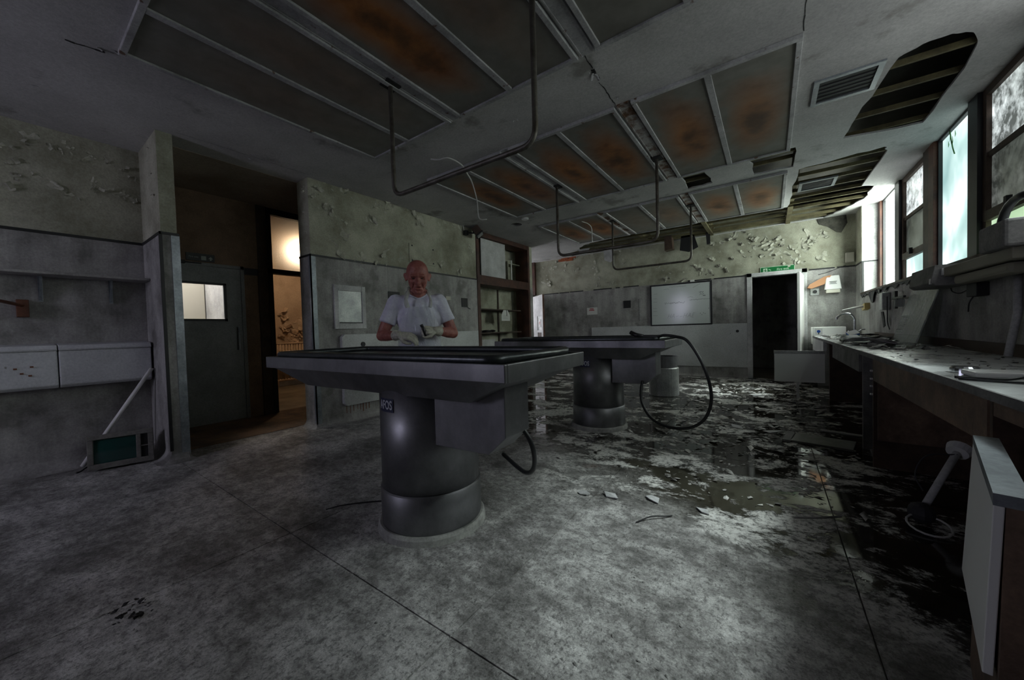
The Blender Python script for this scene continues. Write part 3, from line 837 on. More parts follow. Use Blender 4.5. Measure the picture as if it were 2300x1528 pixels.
# ================================================================== LEFT RECESS
sh = thing('wall_shelf', 'long grey shelf on two brackets on the recess wall', 'shelf', (-4.9,.2,1.66))
MB().box(XREC+.004,-1.2,1.672,-4.83,.852,1.695).build('board', M['wall_grey'], sh, bevel=.003)
for y in (.215,.62):
    MB().box(XREC+.004,y-.012,1.46,XREC+.016,y+.012,1.672).hexa([(XREC+.012,y-.007,1.47),(XREC+.03,y-.007,1.47),(XREC+.03,y+.007,1.47),(XREC+.012,y+.007,1.47)],[(XREC+.012,y-.007,1.672),(-4.98,y-.007,1.672),(-4.98,y+.007,1.672),(XREC+.012,y+.007,1.672)]).build('bracket', M['alu'], sh)
hk = thing('wooden_wall_arm', 'brown wooden arm on a block fixed to the recess wall', 'bracket', (-4.95,.1,1.33))
MB().box(XREC+.004,.085,1.325,XREC+.07,.15,1.47).build('block', M['wood_post'], hk, bevel=.004)
MB().tube([(XREC+.05,.12,1.42),(-4.72,.02,1.43),(-4.45,-.08,1.435)], .013, 8).build('arm', M['wood_post'], hk)
def wall_sink(y0, y1, lab, marks):
    t = thing('wall_trough', lab, 'trough', (-4.95,(y0+y1)/2,.725), group='white wall troughs')
    MB().prism([(XREC+.004,.725),(-4.9,.725),(-4.87,.75),(-4.86,1.04),(XREC+.004,1.04)], 'y', y0, y1).build('body', M['sink_white'], t, bevel=.008)
    MB().prism([(XREC+.004,1.04),(-4.85,1.04),(-4.845,1.055),(-4.86,1.085),(XREC+.004,1.10)], 'y', y0, y1).build('lip', M['sink_white'], t, bevel=.004)
    if marks:
        m = MB()
        for (y, z) in ((.05,.90),(.13,.91),(.08,.86),(.12,.84)):
            MB().box(-4.868,y,z,-4.859,y+.018,z+.012).build('bolt_hole', M['rust_stain'], t)
wall_sink(-.75, .272, 'white wall trough with rusty bolt holes in its front', True)
wall_sink(.278, .838, 'plain white wall trough above the old television', False)
# leaning tube and the set
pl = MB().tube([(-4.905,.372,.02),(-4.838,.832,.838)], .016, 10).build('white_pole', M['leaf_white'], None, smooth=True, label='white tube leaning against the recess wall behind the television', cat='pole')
tv = thing('television', 'small old television with a green screen and grey case on the floor', 'television', (-4.74,.60,0), radians(97) - pi/2 + radians(-18), local=True)
# local: screen faces -Y before turning; width along X
tv.rotation_euler = (radians(-5), radians(0), radians(75.6)); tv.location = (-4.665,.585,.0)
MB().box(-.195,-.02,.02,.195,.0,.30).build('case_front', M['tv_case'], tv, bevel=.012)
fr = MB().box(-.20,-.045,.015,.20,-.02,.06).box(-.20,-.045,.265,.20,-.02,.305).box(-.20,-.045,.06,-.165,-.02,.265).box(.09,-.045,.06,.12,-.02,.265).box(.165,-.045,.06,.20,-.02,.265).box(.12,-.045,.155,.165,-.02,.165)
fr.build('bezel', M['tv_case'], tv, bevel=.004)
MB().hexa([(-.19,0,.03),(.19,0,.03),(.19,0,.295),(-.19,0,.295)], [(-.13,.17,.06),(.13,.17,.06),(.13,.17,.25),(-.13,.17,.25)]).build('case_back', M['tv_case'], tv, bevel=.01)
MB().grid(lambda u, v: (-.165+.255*u, -.024-.014*sin(pi*u)*sin(pi*v), .06+.205*v), 10, 8).build('screen', M['tv_glass'], tv, smooth=True)
MB().box(.12,-.03,.06,.165,-.021,.155).box(.12,-.03,.165,.165,-.021,.265).build('speaker_grille', M['black'], tv)
MB().tube(spline([(-.17,.15,.05),(-.23,.12,.03),(-.25,.05,.015),(-.27,.02,.012)]), .006, 6).build('mains_lead', M['black'], tv)

# ================================================================== LEFT WALL FITTINGS
x0 = XL+.005
hp = thing('access_hatch', 'pale framed metal hatch on the left wall beside the corner', 'hatch', (XL,2.6,1.18))
MB().box(x0,2.40,1.18,x0+.025,2.455,1.73).box(x0,2.775,1.18,x0+.025,2.825,1.73).box(x0,2.455,1.66,x0+.025,2.775,1.73).box(x0,2.455,1.18,x0+.025,2.775,1.25).build('frame', M['white_paint'], hp, bevel=.003)
MB().box(x0,2.455,1.25,x0+.012,2.775,1.66).build('plate', M['bin_metal'], hp)
MB().box(x0+.01,2.455,1.245,x0+.02,2.775,1.262).build('slot', M['black'], hp)
pv = thing('cover_plate', 'thin painted cover plate screwed high on the left wall', 'cover plate', (XL,3.85,2.17))
MB().box(XL,3.59,2.165,XL+.014,4.11,2.455).build('plate', M['wall_cream'], pv, bevel=.003)
for y in (3.64,4.06):
    for z in (2.20,2.42): MB().box(XL+.012,y-.01,z-.01,XL+.02,y+.01,z+.01).build('screw', M['ink'], pv)
def socket(name, boxdims, mat, label, cat):
    return MB().box(*boxdims).build(name, mat, None, bevel=.003, label=label, cat=cat)
socket('socket_hole', (x0-.01,3.19,1.52,x0+.006,3.39,1.70), M['black'], 'black square socket box behind the person on the left wall', 'socket')
socket('socket_hole', (x0-.01,4.69,1.535,x0+.012,4.84,1.69), M['black'], 'black square socket box on the left wall near the cupboard', 'socket')
socket('light_switch', (x0-.004,4.31,1.635,x0+.014,4.42,1.70), M['cream_plastic'], 'cream light switch between the person and the cupboard', 'switch')
MB().tube([(x0+.006,4.84,1.53),(x0+.02,4.9,1.5)], .004, 6).build('loose_wire', M['ink'], None, label='short loose wire below the black socket near the cupboard', cat='wire')
# rust runs below the guard panel
# cupboard
cb = thing('built_in_cupboard', 'tall dark red wooden cupboard with open shelves and one white sliding door', 'cupboard', (-4.6,6.0,0))
cw = MB()
for (a,b) in ((5.12,5.20),(6.85,6.92)): cw.box(-4.72,a,0,XL+.02,b,CEIL)
cw.box(-4.72,5.20,2.87,XL+.015,6.85,CEIL).box(-4.72,5.20,1.98,XL+.015,6.85,2.15)
cw.build('frame', M['wood_red'], cb, bevel=.004)
MB().box(-4.84,5.12,0,-4.82,6.92,CEIL).build('back_panel', M['wall_cream'], cb)
for a_ in (5.12, 6.9): MB().box(-4.82,a_,0,-4.72,a_+.02,CEIL).build('side_panel', M['wall_cream'], cb)
MB().box(-4.455,5.31,2.15,-4.435,6.08,2.86).build('sliding_door', M['white_paint'], cb, bevel=.003)
MB().box(-4.82,6.25,2.15,-4.5,6.27,2.56).box(-4.82,6.27,2.54,-4.6,6.85,2.56).build('inner_partition', M['wall_cream'], cb)
MB().box(-4.6,6.50,2.15,-4.59,6.53,2.62).build('glass_strip', M['white_plastic'], cb)
for z in (1.51,1.05):
    MB().box(-4.80,5.20,z,-4.47,6.66,z+.022).build('shelf', M['wood_dark'], cb)
for y in (5.55,6.28):
    MB().box(-4.82,y-.02,0,-4.80,y+.02,1.98).build('shelf_upright', M['wood_dark'], cb)
MB().box(-4.6,5.22,.3,-4.58,5.85,.93).build('lower_panel', M['white_paint'], cb)
pt = thing('hanging_label', 'white paper tag hung from the cupboard shelf', 'label', (-4.45,6.1,1.3))
MB().prism([(5.93,1.30),(6.22,1.30),(6.22,1.42),(6.14,1.52),(6.0,1.52),(5.93,1.42)], 'x', -4.462, -4.458).build('paper', M['paper'], pt)
lm = MB()
for k in range(4): lm.box(-4.4575,5.97,1.335+k*.025,-4.4565,6.16-.03*(k % 2),1.339+k*.025)
lm.build('writing', M['faint_ink'], pt)
MB().box(-4.4575,6.10,1.40,-4.455,6.115,1.53).build('clip', M['black'], pt)
rg = MB()
for k in range(7): rg.ell((-4.6+random.uniform(-.06,.06),5.45+.06*k,1.09+random.uniform(0,.01)), (.06,.07,.025), seg=8, rings=6)
rg.build('dark_rags', M['black'], None, label='crumpled dark rags on the lower cupboard shelf', cat='rags')
# floodlight
fl_ = thing('floodlight', 'small floodlight on a bracket at the ceiling above the cupboard edge', 'lamp', (-4.25,4.95,2.8))
RM = Matrix.Rotation(radians(35), 3, 'Z') @ Matrix.Rotation(radians(-38), 3, 'Y')
MB().cbox((-4.23,4.98,2.88), (.13,.20,.14), RM).build('housing', M['yellowed'] if False else M['wood_dark'], fl_, bevel=.01)
MB().cbox((-4.19,5.0,2.815), (.15,.22,.02), RM).build('bezel', M['black'], fl_, bevel=.004)
MB().cbox((-4.186,5.003,2.808), (.11,.17,.016), RM).build('lens', M['bin_metal'], fl_)
MB().box(-4.39,4.79,2.80,-4.33,4.86,2.88).tube([(-4.36,4.83,2.84),(-4.26,4.93,2.84)], .012, 8).build('bracket', M['black'], fl_)
MB().tube([(-4.37,4.79,2.88),(-4.365,4.76,2.958)], .006, 6).build('conduit', M['cable_white'], fl_)
# ceiling bits
MB().grid(lambda u, v: (-3.635+.101*cos(2*pi*u), 5.345+.101*sin(2*pi*u), CEIL+.001+.25*v), 24, 1).build('ceiling_duct', M['bench_grey'], None, smooth=True, thick=.004, label='round open duct in the ceiling near the cupboard', cat='duct')
sd = thing('ceiling_rose', 'small white round ceiling fitting beside the round duct', 'ceiling fitting', (-3.31,5.13,CEIL-.03))
MB().lathe([(.05,0),(.06,.008),(.06,.028)], 20, (-3.31,5.13,CEIL-.03)).build('body', M['white_plastic'], sd)
MB().tube(spline([(-2.92,2.72,2.94),(-2.80,2.72,2.90),(-2.68,2.74,2.89),(-2.70,2.95,2.90),(-2.80,3.15,2.90),(-2.86,3.3,2.86),(-2.98,3.52,2.74),(-3.05,3.62,2.60),(-3.05,3.66,2.55),(-2.99,3.72,2.55)]), .008, 8).build('ceiling_cable', M['cable_white'], None, smooth=True, label='white cable looping out of the ceiling beside a hanging rail', cat='cable')
MB().tube(spline([(-2.62,5.85,2.93),(-2.55,5.95,2.9),(-2.52,6.02,2.84),(-2.52,6.04,2.70),(-2.52,6.05,2.60)]), .007, 8).build('ceiling_cable', M['cable_white'], None, smooth=True, label='white cable hanging from the light beside the fallen back ceiling', cat='cable')
for (cx, cy, lab, sc) in ((.495,3.93,'dark ceiling vent in a grey frame beside the big hole', 1.0), (.53,6.47,'dark ceiling vent in a pale frame among the bare battens', .98)):
    v = thing('ceiling_vent', lab, 'vent', (cx,cy,CEIL-.02), group='ceiling vents')
    a, b = .2*sc, .2*sc; w_ = .035
    MB().box(cx-a,cy-b,CEIL-.014,cx+a,cy-b+w_,CEIL+.004).box(cx-a,cy+b-w_,CEIL-.014,cx+a,cy+b,CEIL+.004).box(cx-a,cy-b+w_,CEIL-.014,cx-a+w_,cy+b-w_,CEIL+.004).box(cx+a-w_,cy-b+w_,CEIL-.014,cx+a,cy+b-w_,CEIL+.004).build('frame', M['alu'], v)
    MB().box(cx-a+w_,cy-b+w_,CEIL-.004,cx+a-w_,cy+b-w_,CEIL+.002).build('mesh_panel', M['black'], v)
    for k in range(6):
        y = cy-b+w_+.02+k*(2*b-2*w_-.04)/5
        MB().box(cx-a+w_,y-.004,CEIL-.009,cx+a-w_,y+.004,CEIL-.003).build('louvre', M['ink'], v)

# ================================================================== BACK WALL FITTINGS
yb = YB-.005
wb = thing('whiteboard', 'black framed whiteboard with faded marker writing on the back wall', 'whiteboard', (-1.62,YB,1.12))
MB().box(-2.215,yb-.02,1.125,-1.015,yb,2.005).build('board', M['whiteboard'], wb)
for b in ((-2.24,yb-.028,1.10,-2.21,yb,2.03),(-1.02,yb-.028,1.10,-.99,yb,2.03),(-2.21,yb-.028,1.10,-1.02,yb,1.13),(-2.21,yb-.028,2.0,-1.02,yb,2.03)):
    MB().box(*b).build('frame_bar', M['black_trim'], wb)
rs = random.Random(5)
def scribble(x, z, w, h, n):
    pts = []
    for k in range(n):
        pts.append((x+w*k/(n-1), yb-.0215, z+rs.uniform(-h, h)))
    return pts
def stroke(mb, pts, t=.006):
    for a, b in zip(pts, pts[1:]):
        a, b = Vector(a), Vector(b); d = (b-a); d.normalize(); p = Vector((-d.z, 0, d.x))*t/2
        mb.quad(a-p, b-p, b+p, a+p)
wm = MB()
stroke(wm, scribble(-1.83,1.955,.35,.008,34), .004)
for k, (x, z, w) in enumerate(((-1.95,1.915,.12),(-2.16,1.83,.08),(-2.17,1.72,.07),(-2.17,1.645,.08),(-2.18,1.50,.08),(-2.18,1.43,.09),(-2.18,1.34,.1))):
    stroke(wm, scribble(x,z,w,.006,9), .004)
stroke(wm, scribble(-1.93,1.60,.42,.022,40), .005)
stroke(wm, scribble(-1.42,1.645,.39,.012,60), .005)
stroke(wm, [(-1.46,yb-.0215,1.70),(-1.40,yb-.0215,1.715),(-1.35,yb-.0215,1.70)], .004)
for k in range(12):
    x, z = -1.35+.012*k, 1.90+.006*k
    stroke(wm, [(x,yb-.0215,z),(x+.006,yb-.0215,z+.018)], .003)
for dx in (0,.045):
    stroke(wm, [(-1.24+dx,yb-.0215,1.80),(-1.19+dx,yb-.0215,1.81),(-1.22+dx,yb-.0215,1.78),(-1.185+dx,yb-.0215,1.76),(-1.23+dx,yb-.0215,1.735)], .005)
wm.box(-1.16,yb-.022,1.715,-1.11,yb-.0205,1.73)
for x, z in ((-1.22,1.34),(-1.16,1.345),(-1.19,1.31),(-1.13,1.33),(-1.06,1.44)): wm.box(x,yb-.022,z,x+.014,yb-.0205,z+.014)
def letters(s, x, z, h, w):
    G = {'H':[((0,0),(.1,1)),((.7,0),(.8,1)),((.05,.5),(.75,.5))], 'A':[((0,0),(.4,1)),((.4,1),(.8,0)),((.2,.4),(.6,.4))], 'E':[((0,0),(.1,1)),((0,0),(.6,0)),((.05,.5),(.5,.5)),((.1,1),(.7,1))], '-':[((0,.3),(.8,.4))]}
    for ch in s:
        for (a, b), (c, d) in G.get(ch, []):
            stroke(wm, [(x+a*w+.4*w*b,yb-.0215,z+b*h+rs.uniform(-.006,.006)),(x+(a+c)/2*w+.2*w*(b+d)+rs.uniform(-.006,.006),yb-.0215,z+(b+d)/2*h),(x+c*w+.4*w*d,yb-.0215,z+d*h+rs.uniform(-.006,.006))], .004)
        x += w*1.15
letters('HA--HAE', -1.87, 1.27, .09, .07)
wm.build('marker_writing', M['faint_ink'], wb)
MB().box(-1.40,yb-.03,2.03,-1.32,yb,2.075).build('paper_scrap', M['paper'], None, label='small scrap of paper caught above the whiteboard frame', cat='paper')
nt = thing('red_barred_notice', 'white notice with two red bars on the grey back wall', 'notice', (-3.66,YB,1.43))
MB().box(-3.805,yb-.005,1.435,-3.53,yb,1.615).build('sheet', M['paper'], nt)
for a, b, z in ((-3.73,-3.625,1.57),(-3.745,-3.61,1.535)):
    MB().box(a,yb-.008,z,b,yb-.004,z+.02).build('red_bar', M['red_ink'], nt)
socket('socket_hole', (-2.865,yb-.012,1.555,-2.695,yb+.004,1.725), M['black'], 'black square socket box on the back wall left of the whiteboard', 'socket')
MB().box(-2.5,yb-.006,1.24,-2.495,yb,1.74).box(-2.52,yb-.006,1.24,-2.44,yb,1.246).box(-2.52,yb-.006,1.735,-2.42,yb,1.74).build('wall_crack_outline', M['faint_ink'], w_back).location -= Vector((0,0,0))
bpy.data.objects['wall_crack_outline'].parent = None
bpy.data.objects['wall_crack_outline'].parent = w_back
bpy.data.objects['wall_crack_outline'].location = Vector((-2.47,YB-.008,1.24)) - ORG[w_back.name]
# fire exit sign
sg = thing('fire_exit_sign', 'green fire exit sign above the open exit doorway', 'sign', (.12,YB,2.08))
gx0, gx1, gz0, gz1 = -.15, .385, 2.075, 2.215
MB().box(gx0,yb-.012,gz0-.03,gx1,yb,gz1-.03).build('backing', M['sign_pale'], sg)
MB().box(gx0+.008,yb-.0135,gz0-.022,gx1-.008,yb-.011,gz1-.038).build('panel', M['sign_green'], sg)
def on_back(cx, cz, d):
    return lambda u, v, w: (cx+u, yb-d-w, cz+v)
lettering('Fire exit', .055, M['sign_pale'], sg, on_back(.205,2.122,.0135), .0008)
MB().box(-.102,yb-.0145,2.068,-.036,yb-.0132,2.158).build('pictogram_ground', M['sign_pale'], sg)
pm = MB()
def limb(a, b, r=.006): pm.cbox(((a[0]+b[0])/2, yb-.0148, (a[1]+b[1])/2), (sqrt((a[0]-b[0])**2+(a[1]-b[1])**2)+r, .001, r*1.6), Matrix.Rotation(-math.atan2(b[1]-a[1], b[0]-a[0]), 3, 'Y'))
limb((-.068,2.14),(-.066,2.141),.011); limb((-.07,2.128),(-.066,2.102),.009); limb((-.07,2.127),(-.09,2.118)); limb((-.07,2.127),(-.048,2.118)); limb((-.066,2.102),(-.088,2.078)); limb((-.066,2.102),(-.05,2.095)); limb((-.05,2.095),(-.046,2.078))
pm.build('running_figure', M['sign_green'], sg)
ar = MB()
for k in range(3):
    ar.box(-.015+.012*k,yb-.0145,2.128-.008*k,-.003+.012*k,yb-.0132,2.14-.008*k).box(-.015+.012*k,yb-.0145,2.075+.0*k,-.003+.012*k,yb-.0132,2.083+.006*k)
ar.build('arrow_marks', M['sign_pale'], sg)
MB().lathe([(.022,0),(.022,.004)], 14).build('paint_blob', M['flake'], sg, smooth=False)
pb = [o for o in sg.children if o.name.startswith('paint_blob')][0]; pb.rotation_euler = (pi/2,0,0); pb.location = Vector((.30,yb-.012,2.165)) - ORG[sg.name]
# right of the doorway
dp = thing('towel_dispenser', 'white paper towel dispenser on the back wall beside the exit', 'dispenser', (.91,YB,1.6))
MB().hexa([(.80,8.56,1.66),(1.03,8.56,1.66),(1.03,yb,1.66),(.80,yb,1.66)], [(.825,8.60,1.91),(1.00,8.60,1.91),(1.00,yb,1.91),(.825,yb,1.91)]).build('cover', M['white_plastic'], dp, bevel=.012)
MB().box(.82,8.57,1.60,1.01,yb,1.66).build('outlet', M['cream_plastic'], dp, bevel=.006)
lt = MB()
for z, a, b in ((1.795,.865,.965),(1.775,.875,.955),(1.755,.865,.965)): lt.box(a,8.570,z,b,8.579,z+.010)
lt.build('print', M['faint_ink'], dp)
MB().prism([(.56,1.715),(.62,1.70),(.80,1.765),(.90,1.92),(.80,1.90),(.60,1.78)], 'y', yb-.10, yb-.004).build('cardboard_flap', M['card'], None, label='torn brown cardboard flap tucked behind the towel dispenser', cat='cardboard')
rw = thing('round_socket', 'grey plate with a round black socket under the cardboard flap', 'socket', (.67,YB,1.58))
MB().box(.61,yb-.02,1.58,.73,yb,1.70).build('plate', M['bin_metal'], rw, bevel=.003)
MB().tube([(.675,yb-.03,1.645),(.675,yb-.018,1.645)], .03, 16).build('socket_ring', M['black'], rw)
MB().box(1.09,yb-.06,2.12,1.20,yb,2.29).build('alarm_box', M['cream_plastic'], None, bevel=.006, label='cream alarm box high in the corner of the back wall', cat='alarm box')
MB().tube([(1.1,yb-.01,2.08),(.85,yb-.01,1.98),(.72,yb-.01,1.95)], .004, 6).build('corner_wire', M['ink'], None, label='thin dark wire sagging below the alarm box', cat='wire')
# things hanging from the fallen ceiling
hg = lambda poly, y, lab, mat, t=.012: MB().prism(poly, 'y', y-t/2, y+t/2).build('hanging_board', mat, None, label=lab, cat='board')
hg([(-3.22,3.0),(-2.98,2.98),(-3.0,2.66),(-3.06,2.63),(-3.2,2.70)], 8.385, 'pale plasterboard piece hanging by the orange brick patch', M['flake_white'])
hg([(-1.84,3.02),(-1.70,3.02),(-1.68,2.74),(-1.84,2.72)], 8.45, 'dark square duct stub hanging over the whiteboard', M['wood_dark'], .2)
hg([(-1.55,3.02),(-1.30,3.02),(-1.22,2.74),(-1.40,2.66),(-1.58,2.72)], 8.575, 'black torn felt hanging above the whiteboard', M['black'])
hg([(-1.07,3.0),(-.99,3.0),(-.985,2.76),(-1.05,2.75)], 8.5, 'narrow black strip hanging from the joists above the whiteboard end', M['black'])
hg([(-3.72,2.962),(-3.40,2.962),(-3.44,2.86),(-3.55,2.80),(-3.62,2.88)], 8.0, 'pointed flap of ceiling paint hanging beside the fallen ceiling', M['flake_white'], .006)
hg([(.70,2.98),(1.1,2.99),(1.12,2.82),(1.04,2.66),(.98,2.68),(.86,2.80),(.74,2.86)], 8.685, 'dark mouldy patch of bare wall under the collapsed corner ceiling', M['mould_wall'])
bt = MB(); rb_ = random.Random(3)
bp = thing('bare_brick_patch', 'orange brick bared where ceiling and wall paint fell off', 'brickwork', (-4.4,YB,2.86))
for (x, z) in ((-4.58,2.88),(-4.36,2.87),(-4.50,2.93),(-4.28,2.93),(-4.40,3.0),(-4.22,3.02)):
    MB().box(x,yb-.02,z,x+.20,yb+.05,z+.055).build('brick', M['brick'], bp, bevel=.004)
# white door standing open in the corridor
dw = thing('vision_panel_door', 'bright white door with two vision panes standing open in the corridor', 'door', (-5.07,8.325,0), 0, local=True)
dw.rotation_euler = (0, 0, math.atan2(8.03-8.62, -4.72+5.42)); dw.location = (-5.045,8.31,0); dw.scale = (1.12,1,1)
MB().box(-.40,-.02,.01,.40,.02,.70).box(-.40,-.02,1.45,.40,.02,1.99).box(-.40,-.02,.70,.02,.02,1.45).box(.30,-.02,.70,.40,.02,1.45).box(.02,-.02,1.02,.30,.02,1.08).build('leaf', M['white_paint'], dw)
MB().box(.02,-.006,1.08,.30,.006,1.45).build('upper_pane', M['bin_metal'], dw)
MB().box(.02,-.006,.70,.30,.006,1.02).build('lower_pane', M['wood_dark'], dw)
MB().box(.09,-.012,1.16,.24,-.007,1.36).build('door_notice', M['paper'], dw)
MB().box(.13,-.015,1.24,.20,-.011,1.255).build('red_bar', M['red_ink'], dw)
MB().box(.13,-.015,1.28,.20,-.011,1.295).build('red_bar', M['red_ink'], dw)
MB().box(.402,-.022,.01,.43,.022,1.99).build('lipping', M['wood_post'], dw)
MB().box(-.38,-.022,.01,.38,-.018,.10).build('kick_plate', M['alu'], dw)
struct(MB().box(-5.55,8.60,0,-5.42,YB,CEIL).box(-5.42,8.62,2.06,-5.30,YB,CEIL), 'trim_door_post', M['wood_red'])

# ================================================================== PASSAGE AND HALL
es = thing('passage_exit_sign', 'unlit dark exit sign over the grey passage door', 'sign', (-5.85,1.5,2.08))
MB().box(-5.85,1.36,2.085,-5.835,1.64,2.178).build('panel', M['sign_dark'], es)
lettering('Fire exit', .028, M['sign_dim'], es, lambda u, v, w: (-5.835+w, 1.43+u, 2.131+v))
MB().prism([(1.575,2.12),(1.60,2.15),(1.625,2.12),(1.608,2.12),(1.608,2.10),(1.592,2.10),(1.592,2.12)], 'x', -5.836, -5.833).build('arrow', M['sign_dim'], es)
mb_ = MB().box(-5.836,1.505,2.10,-5.834,1.555,2.15); mb_.build('pictogram', M['sign_dim'], es)
ra = thing('radiator', 'cream column radiator against the orange hall wall', 'radiator', (-8.74,3.9,0))
for k in range(17):
    y = 3.42+k*.058
    MB().tube([(-8.74,y,.14),(-8.74,y,.97)], .022, 8).build('column', M['flake_orange'], ra, smooth=True)
MB().tube([(-8.74,3.39,.95),(-8.74,4.40,.95)], .027, 8).build('top_header', M['flake_orange'], ra, smooth=True)
MB().tube([(-8.74,3.39,.15),(-8.74,4.40,.15)], .027, 8).build('bottom_header', M['flake_orange'], ra, smooth=True)
for y in (3.45,4.33): MB().box(-8.78,y-.02,.0,-8.70,y+.02,.14).build('foot', M['flake_orange'], ra)
cbx = MB().box(-7.78,1.55,.9,-7.4,1.93,2.3).build('store_cupboard', M['cream_plastic'], None, bevel=.01, label='cream wall cupboard seen through the grey door pane', cat='cupboard')

# ================================================================== BENCH ALONG THE WINDOW WALL
BZ = .85
wt = thing('worktop', 'long pale laminate worktop running under the windows', 'worktop', (.9,4.0,BZ-.03))
MB().box(.605,.55,BZ-.03,XR,8.15,BZ).build('top_board', M['bench_top'], wt, bevel=.003)
MB().box(.597,.55,BZ-.032,.606,8.15,BZ).build('edge_strip', M['bench_grey'], wt)
struct(MB().box(XR-.02,.55,BZ,XR-.001,7.2,BZ+.075), 'baseboard_bench', M['wood_dark'])
U = BZ-.031
def unit(label, parts, loc):
    t = thing('bench_cabinet', label, 'cabinet', loc)
    for nm, b, m in parts: MB().box(*b).build(nm, M[m], t)
    return t
unit('open bench cabinet with a dark narrow fascia behind the ajar white door', [('fascia', (.62,.55,.76,.64,1.955,U), 'bench_wood'), ('end_panel', (.66,.57,0,1.22,.59,U), 'wood_dark')], (.9,1.2,0))
bu = unit('brown wooden bench cabinet with a deep fascia and hanging side panel', [('fascia', (.62,2.0,.65,.64,3.73,U), 'bench_wood'), ('side_panel', (.641,3.71,.21,1.22,3.73,U), 'bench_wood'), ('end_panel', (.62,3.735,.0,1.22,3.76,U), 'wood_dark'), ('end_panel', (.62,1.96,0,1.22,1.98,U), 'wood_dark')], (.9,2.9,0))
for z in (.715,.655,.60,.54): MB().box(.605,3.738,z,.619,3.757,z+.012).build('shelf_peg', M['white_plastic'], bu)
unit('grey bench cabinet with a plain fascia above an open knee space', [('fascia', (.62,4.28,.655,.64,5.9,U), 'bench_grey'), ('end_panel', (.64,4.23,0,1.22,4.27,U), 'bench_grey'), ('leg', (1.12,5.0,0,1.2,5.06,U), 'wood_dark')], (.9,5.0,0))
unit('white fronted bench cabinet beside the exit', [('fascia', (.60,6.64,.62,.64,8.15,U), 'white_paint'), ('end_panel', (.66,6.58,0,1.22,6.62,U), 'wood_dark'), ('end_panel', (.66,8.1,0,1.22,8.15,U), 'white_paint')], (.9,7.4,0))
# cupboard doors hanging open
BZZ = BZ
cd = thing('open_cupboard_door', 'white cupboard door swung open square to the bench near the exit', 'cupboard door', (.33,6.56,.24))
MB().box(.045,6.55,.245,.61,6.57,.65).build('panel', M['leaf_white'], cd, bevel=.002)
MB().box(.04,6.545,.65,.61,6.575,.69).build('top_strip', M['bin_metal'], cd)
MB().box(.30,6.552,0,.33,6.566,.245).build('prop', M['white_paint'], cd)
nd = thing('ajar_cupboard_door', 'short white cupboard door standing ajar before a brown panel below the worktop', 'cupboard door', (0,0,0), local=True)
A, B, C_, D_ = Vector((.52,1.77,.70)), Vector((.382,1.205,.70)), Vector((.382,1.25,.30)), Vector((.49,1.74,.30))
nn = Vector((.97,-.23,0))
def sheet4(p, t0, t1): return MB().hexa([q+nn*t0 for q in p], [q+nn*t1 for q in p])
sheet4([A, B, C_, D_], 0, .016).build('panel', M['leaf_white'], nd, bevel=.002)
sheet4([A, B, Vector((.382,1.25,.01)), Vector((.49,1.74,.01))], .017, .05).build('backing', M['bench_wood'], nd)
tz = Vector((0,0,.026))
MB().hexa([A, B, B+nn*.05, A+nn*.05], [A+tz, B+tz, B+nn*.05+tz, A+nn*.05+tz]).build('top_edge', M['alu'], nd)
# under-bench waste pipe
wp = thing('waste_pipe', 'white waste pipe with a flange lying under the bench', 'pipe', (.85,3.2,0))
MB().tube([(.665,2.86,.06),(.80,3.05,.24),(.87,3.15,.33)], .017, 10).build('pipe', M['white_paint'], wp, smooth=True)
MB().tube([(.865,3.14,.325),(.885,3.17,.345)], [.045,.055], 16).build('flange', M['white_plastic'], wp)
MB().ell((.655,2.83,.056), (.055,.055,.055), seg=12, rings=8).build('trap', M['ink'], wp)
MB().tube([(.66+.08*cos(a),2.74+.08*sin(a),.03+.02*sin(a)) for a in [2*pi*k/16 for k in range(16)]], .005, 6, closed=True).build('clip_ring', M['cable_white'], wp)
MB().tube(spline([(.86,3.12,.32),(.74,3.1,.30),(.68,3.05,.2),(.70,3.0,.12)]), .004, 6).build('wire', M['ink'], wp)

# ---- things on the bench
def on_bench(name, mb, mat, label, cat, **kw): return mb.build(name, mat, None, label=label, cat=cat, **kw)
bs = thing('white_basin', 'white ceramic basin at the end of the bench by the exit', 'basin', (.8,8.2,.85))
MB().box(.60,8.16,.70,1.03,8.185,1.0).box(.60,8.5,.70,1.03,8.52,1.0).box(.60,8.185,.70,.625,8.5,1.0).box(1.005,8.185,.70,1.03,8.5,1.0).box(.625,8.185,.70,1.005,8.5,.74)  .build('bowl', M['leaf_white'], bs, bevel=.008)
MB().box(.62,8.2,0,.66,8.48,.70).box(.97,8.2,0,1.01,8.48,.70).build('stand', M['bench_grey'], bs)
fb = thing('blue_dot_box', 'small white box with a blue disc on the bench end', 'box', (.66,8.06,BZ))
MB().box(.615,8.02,BZ,.72,8.12,BZ+.14).build('carton', M['white_plastic'], fb, bevel=.003)
MB().tube([(.668,8.0195,BZ+.08),(.668,8.0175,BZ+.08)], .024, 16).build('blue_disc', M['blue'], fb)
MB().box(.662,8.0165,BZ+.03,.674,8.0195,BZ+.06).build('disc_stem', M['ink'], fb)
ta = thing('swan_neck_tap', 'chrome swan neck tap over the debris on the bench', 'tap', (1.03,7.4,BZ))
MB().tube(spline([(1.03,7.4,BZ),(1.03,7.4,1.08),(1.025,7.4,1.13),(.99,7.39,1.19),(.93,7.38,1.205),(.87,7.37,1.19),(.83,7.365,1.15),(.825,7.365,1.12)]), .013, 10).build('spout', M['chrome'], ta, smooth=True)
MB().lathe([(.035,0),(.03,.05),(.02,.07)], 14, (1.03,7.4,BZ)).build('body', M['chrome'], ta)
MB().tube([(1.04,7.39,.91),(1.10,7.37,.96),(1.14,7.36,.965)], .009, 8).build('lever', M['chrome'], ta)
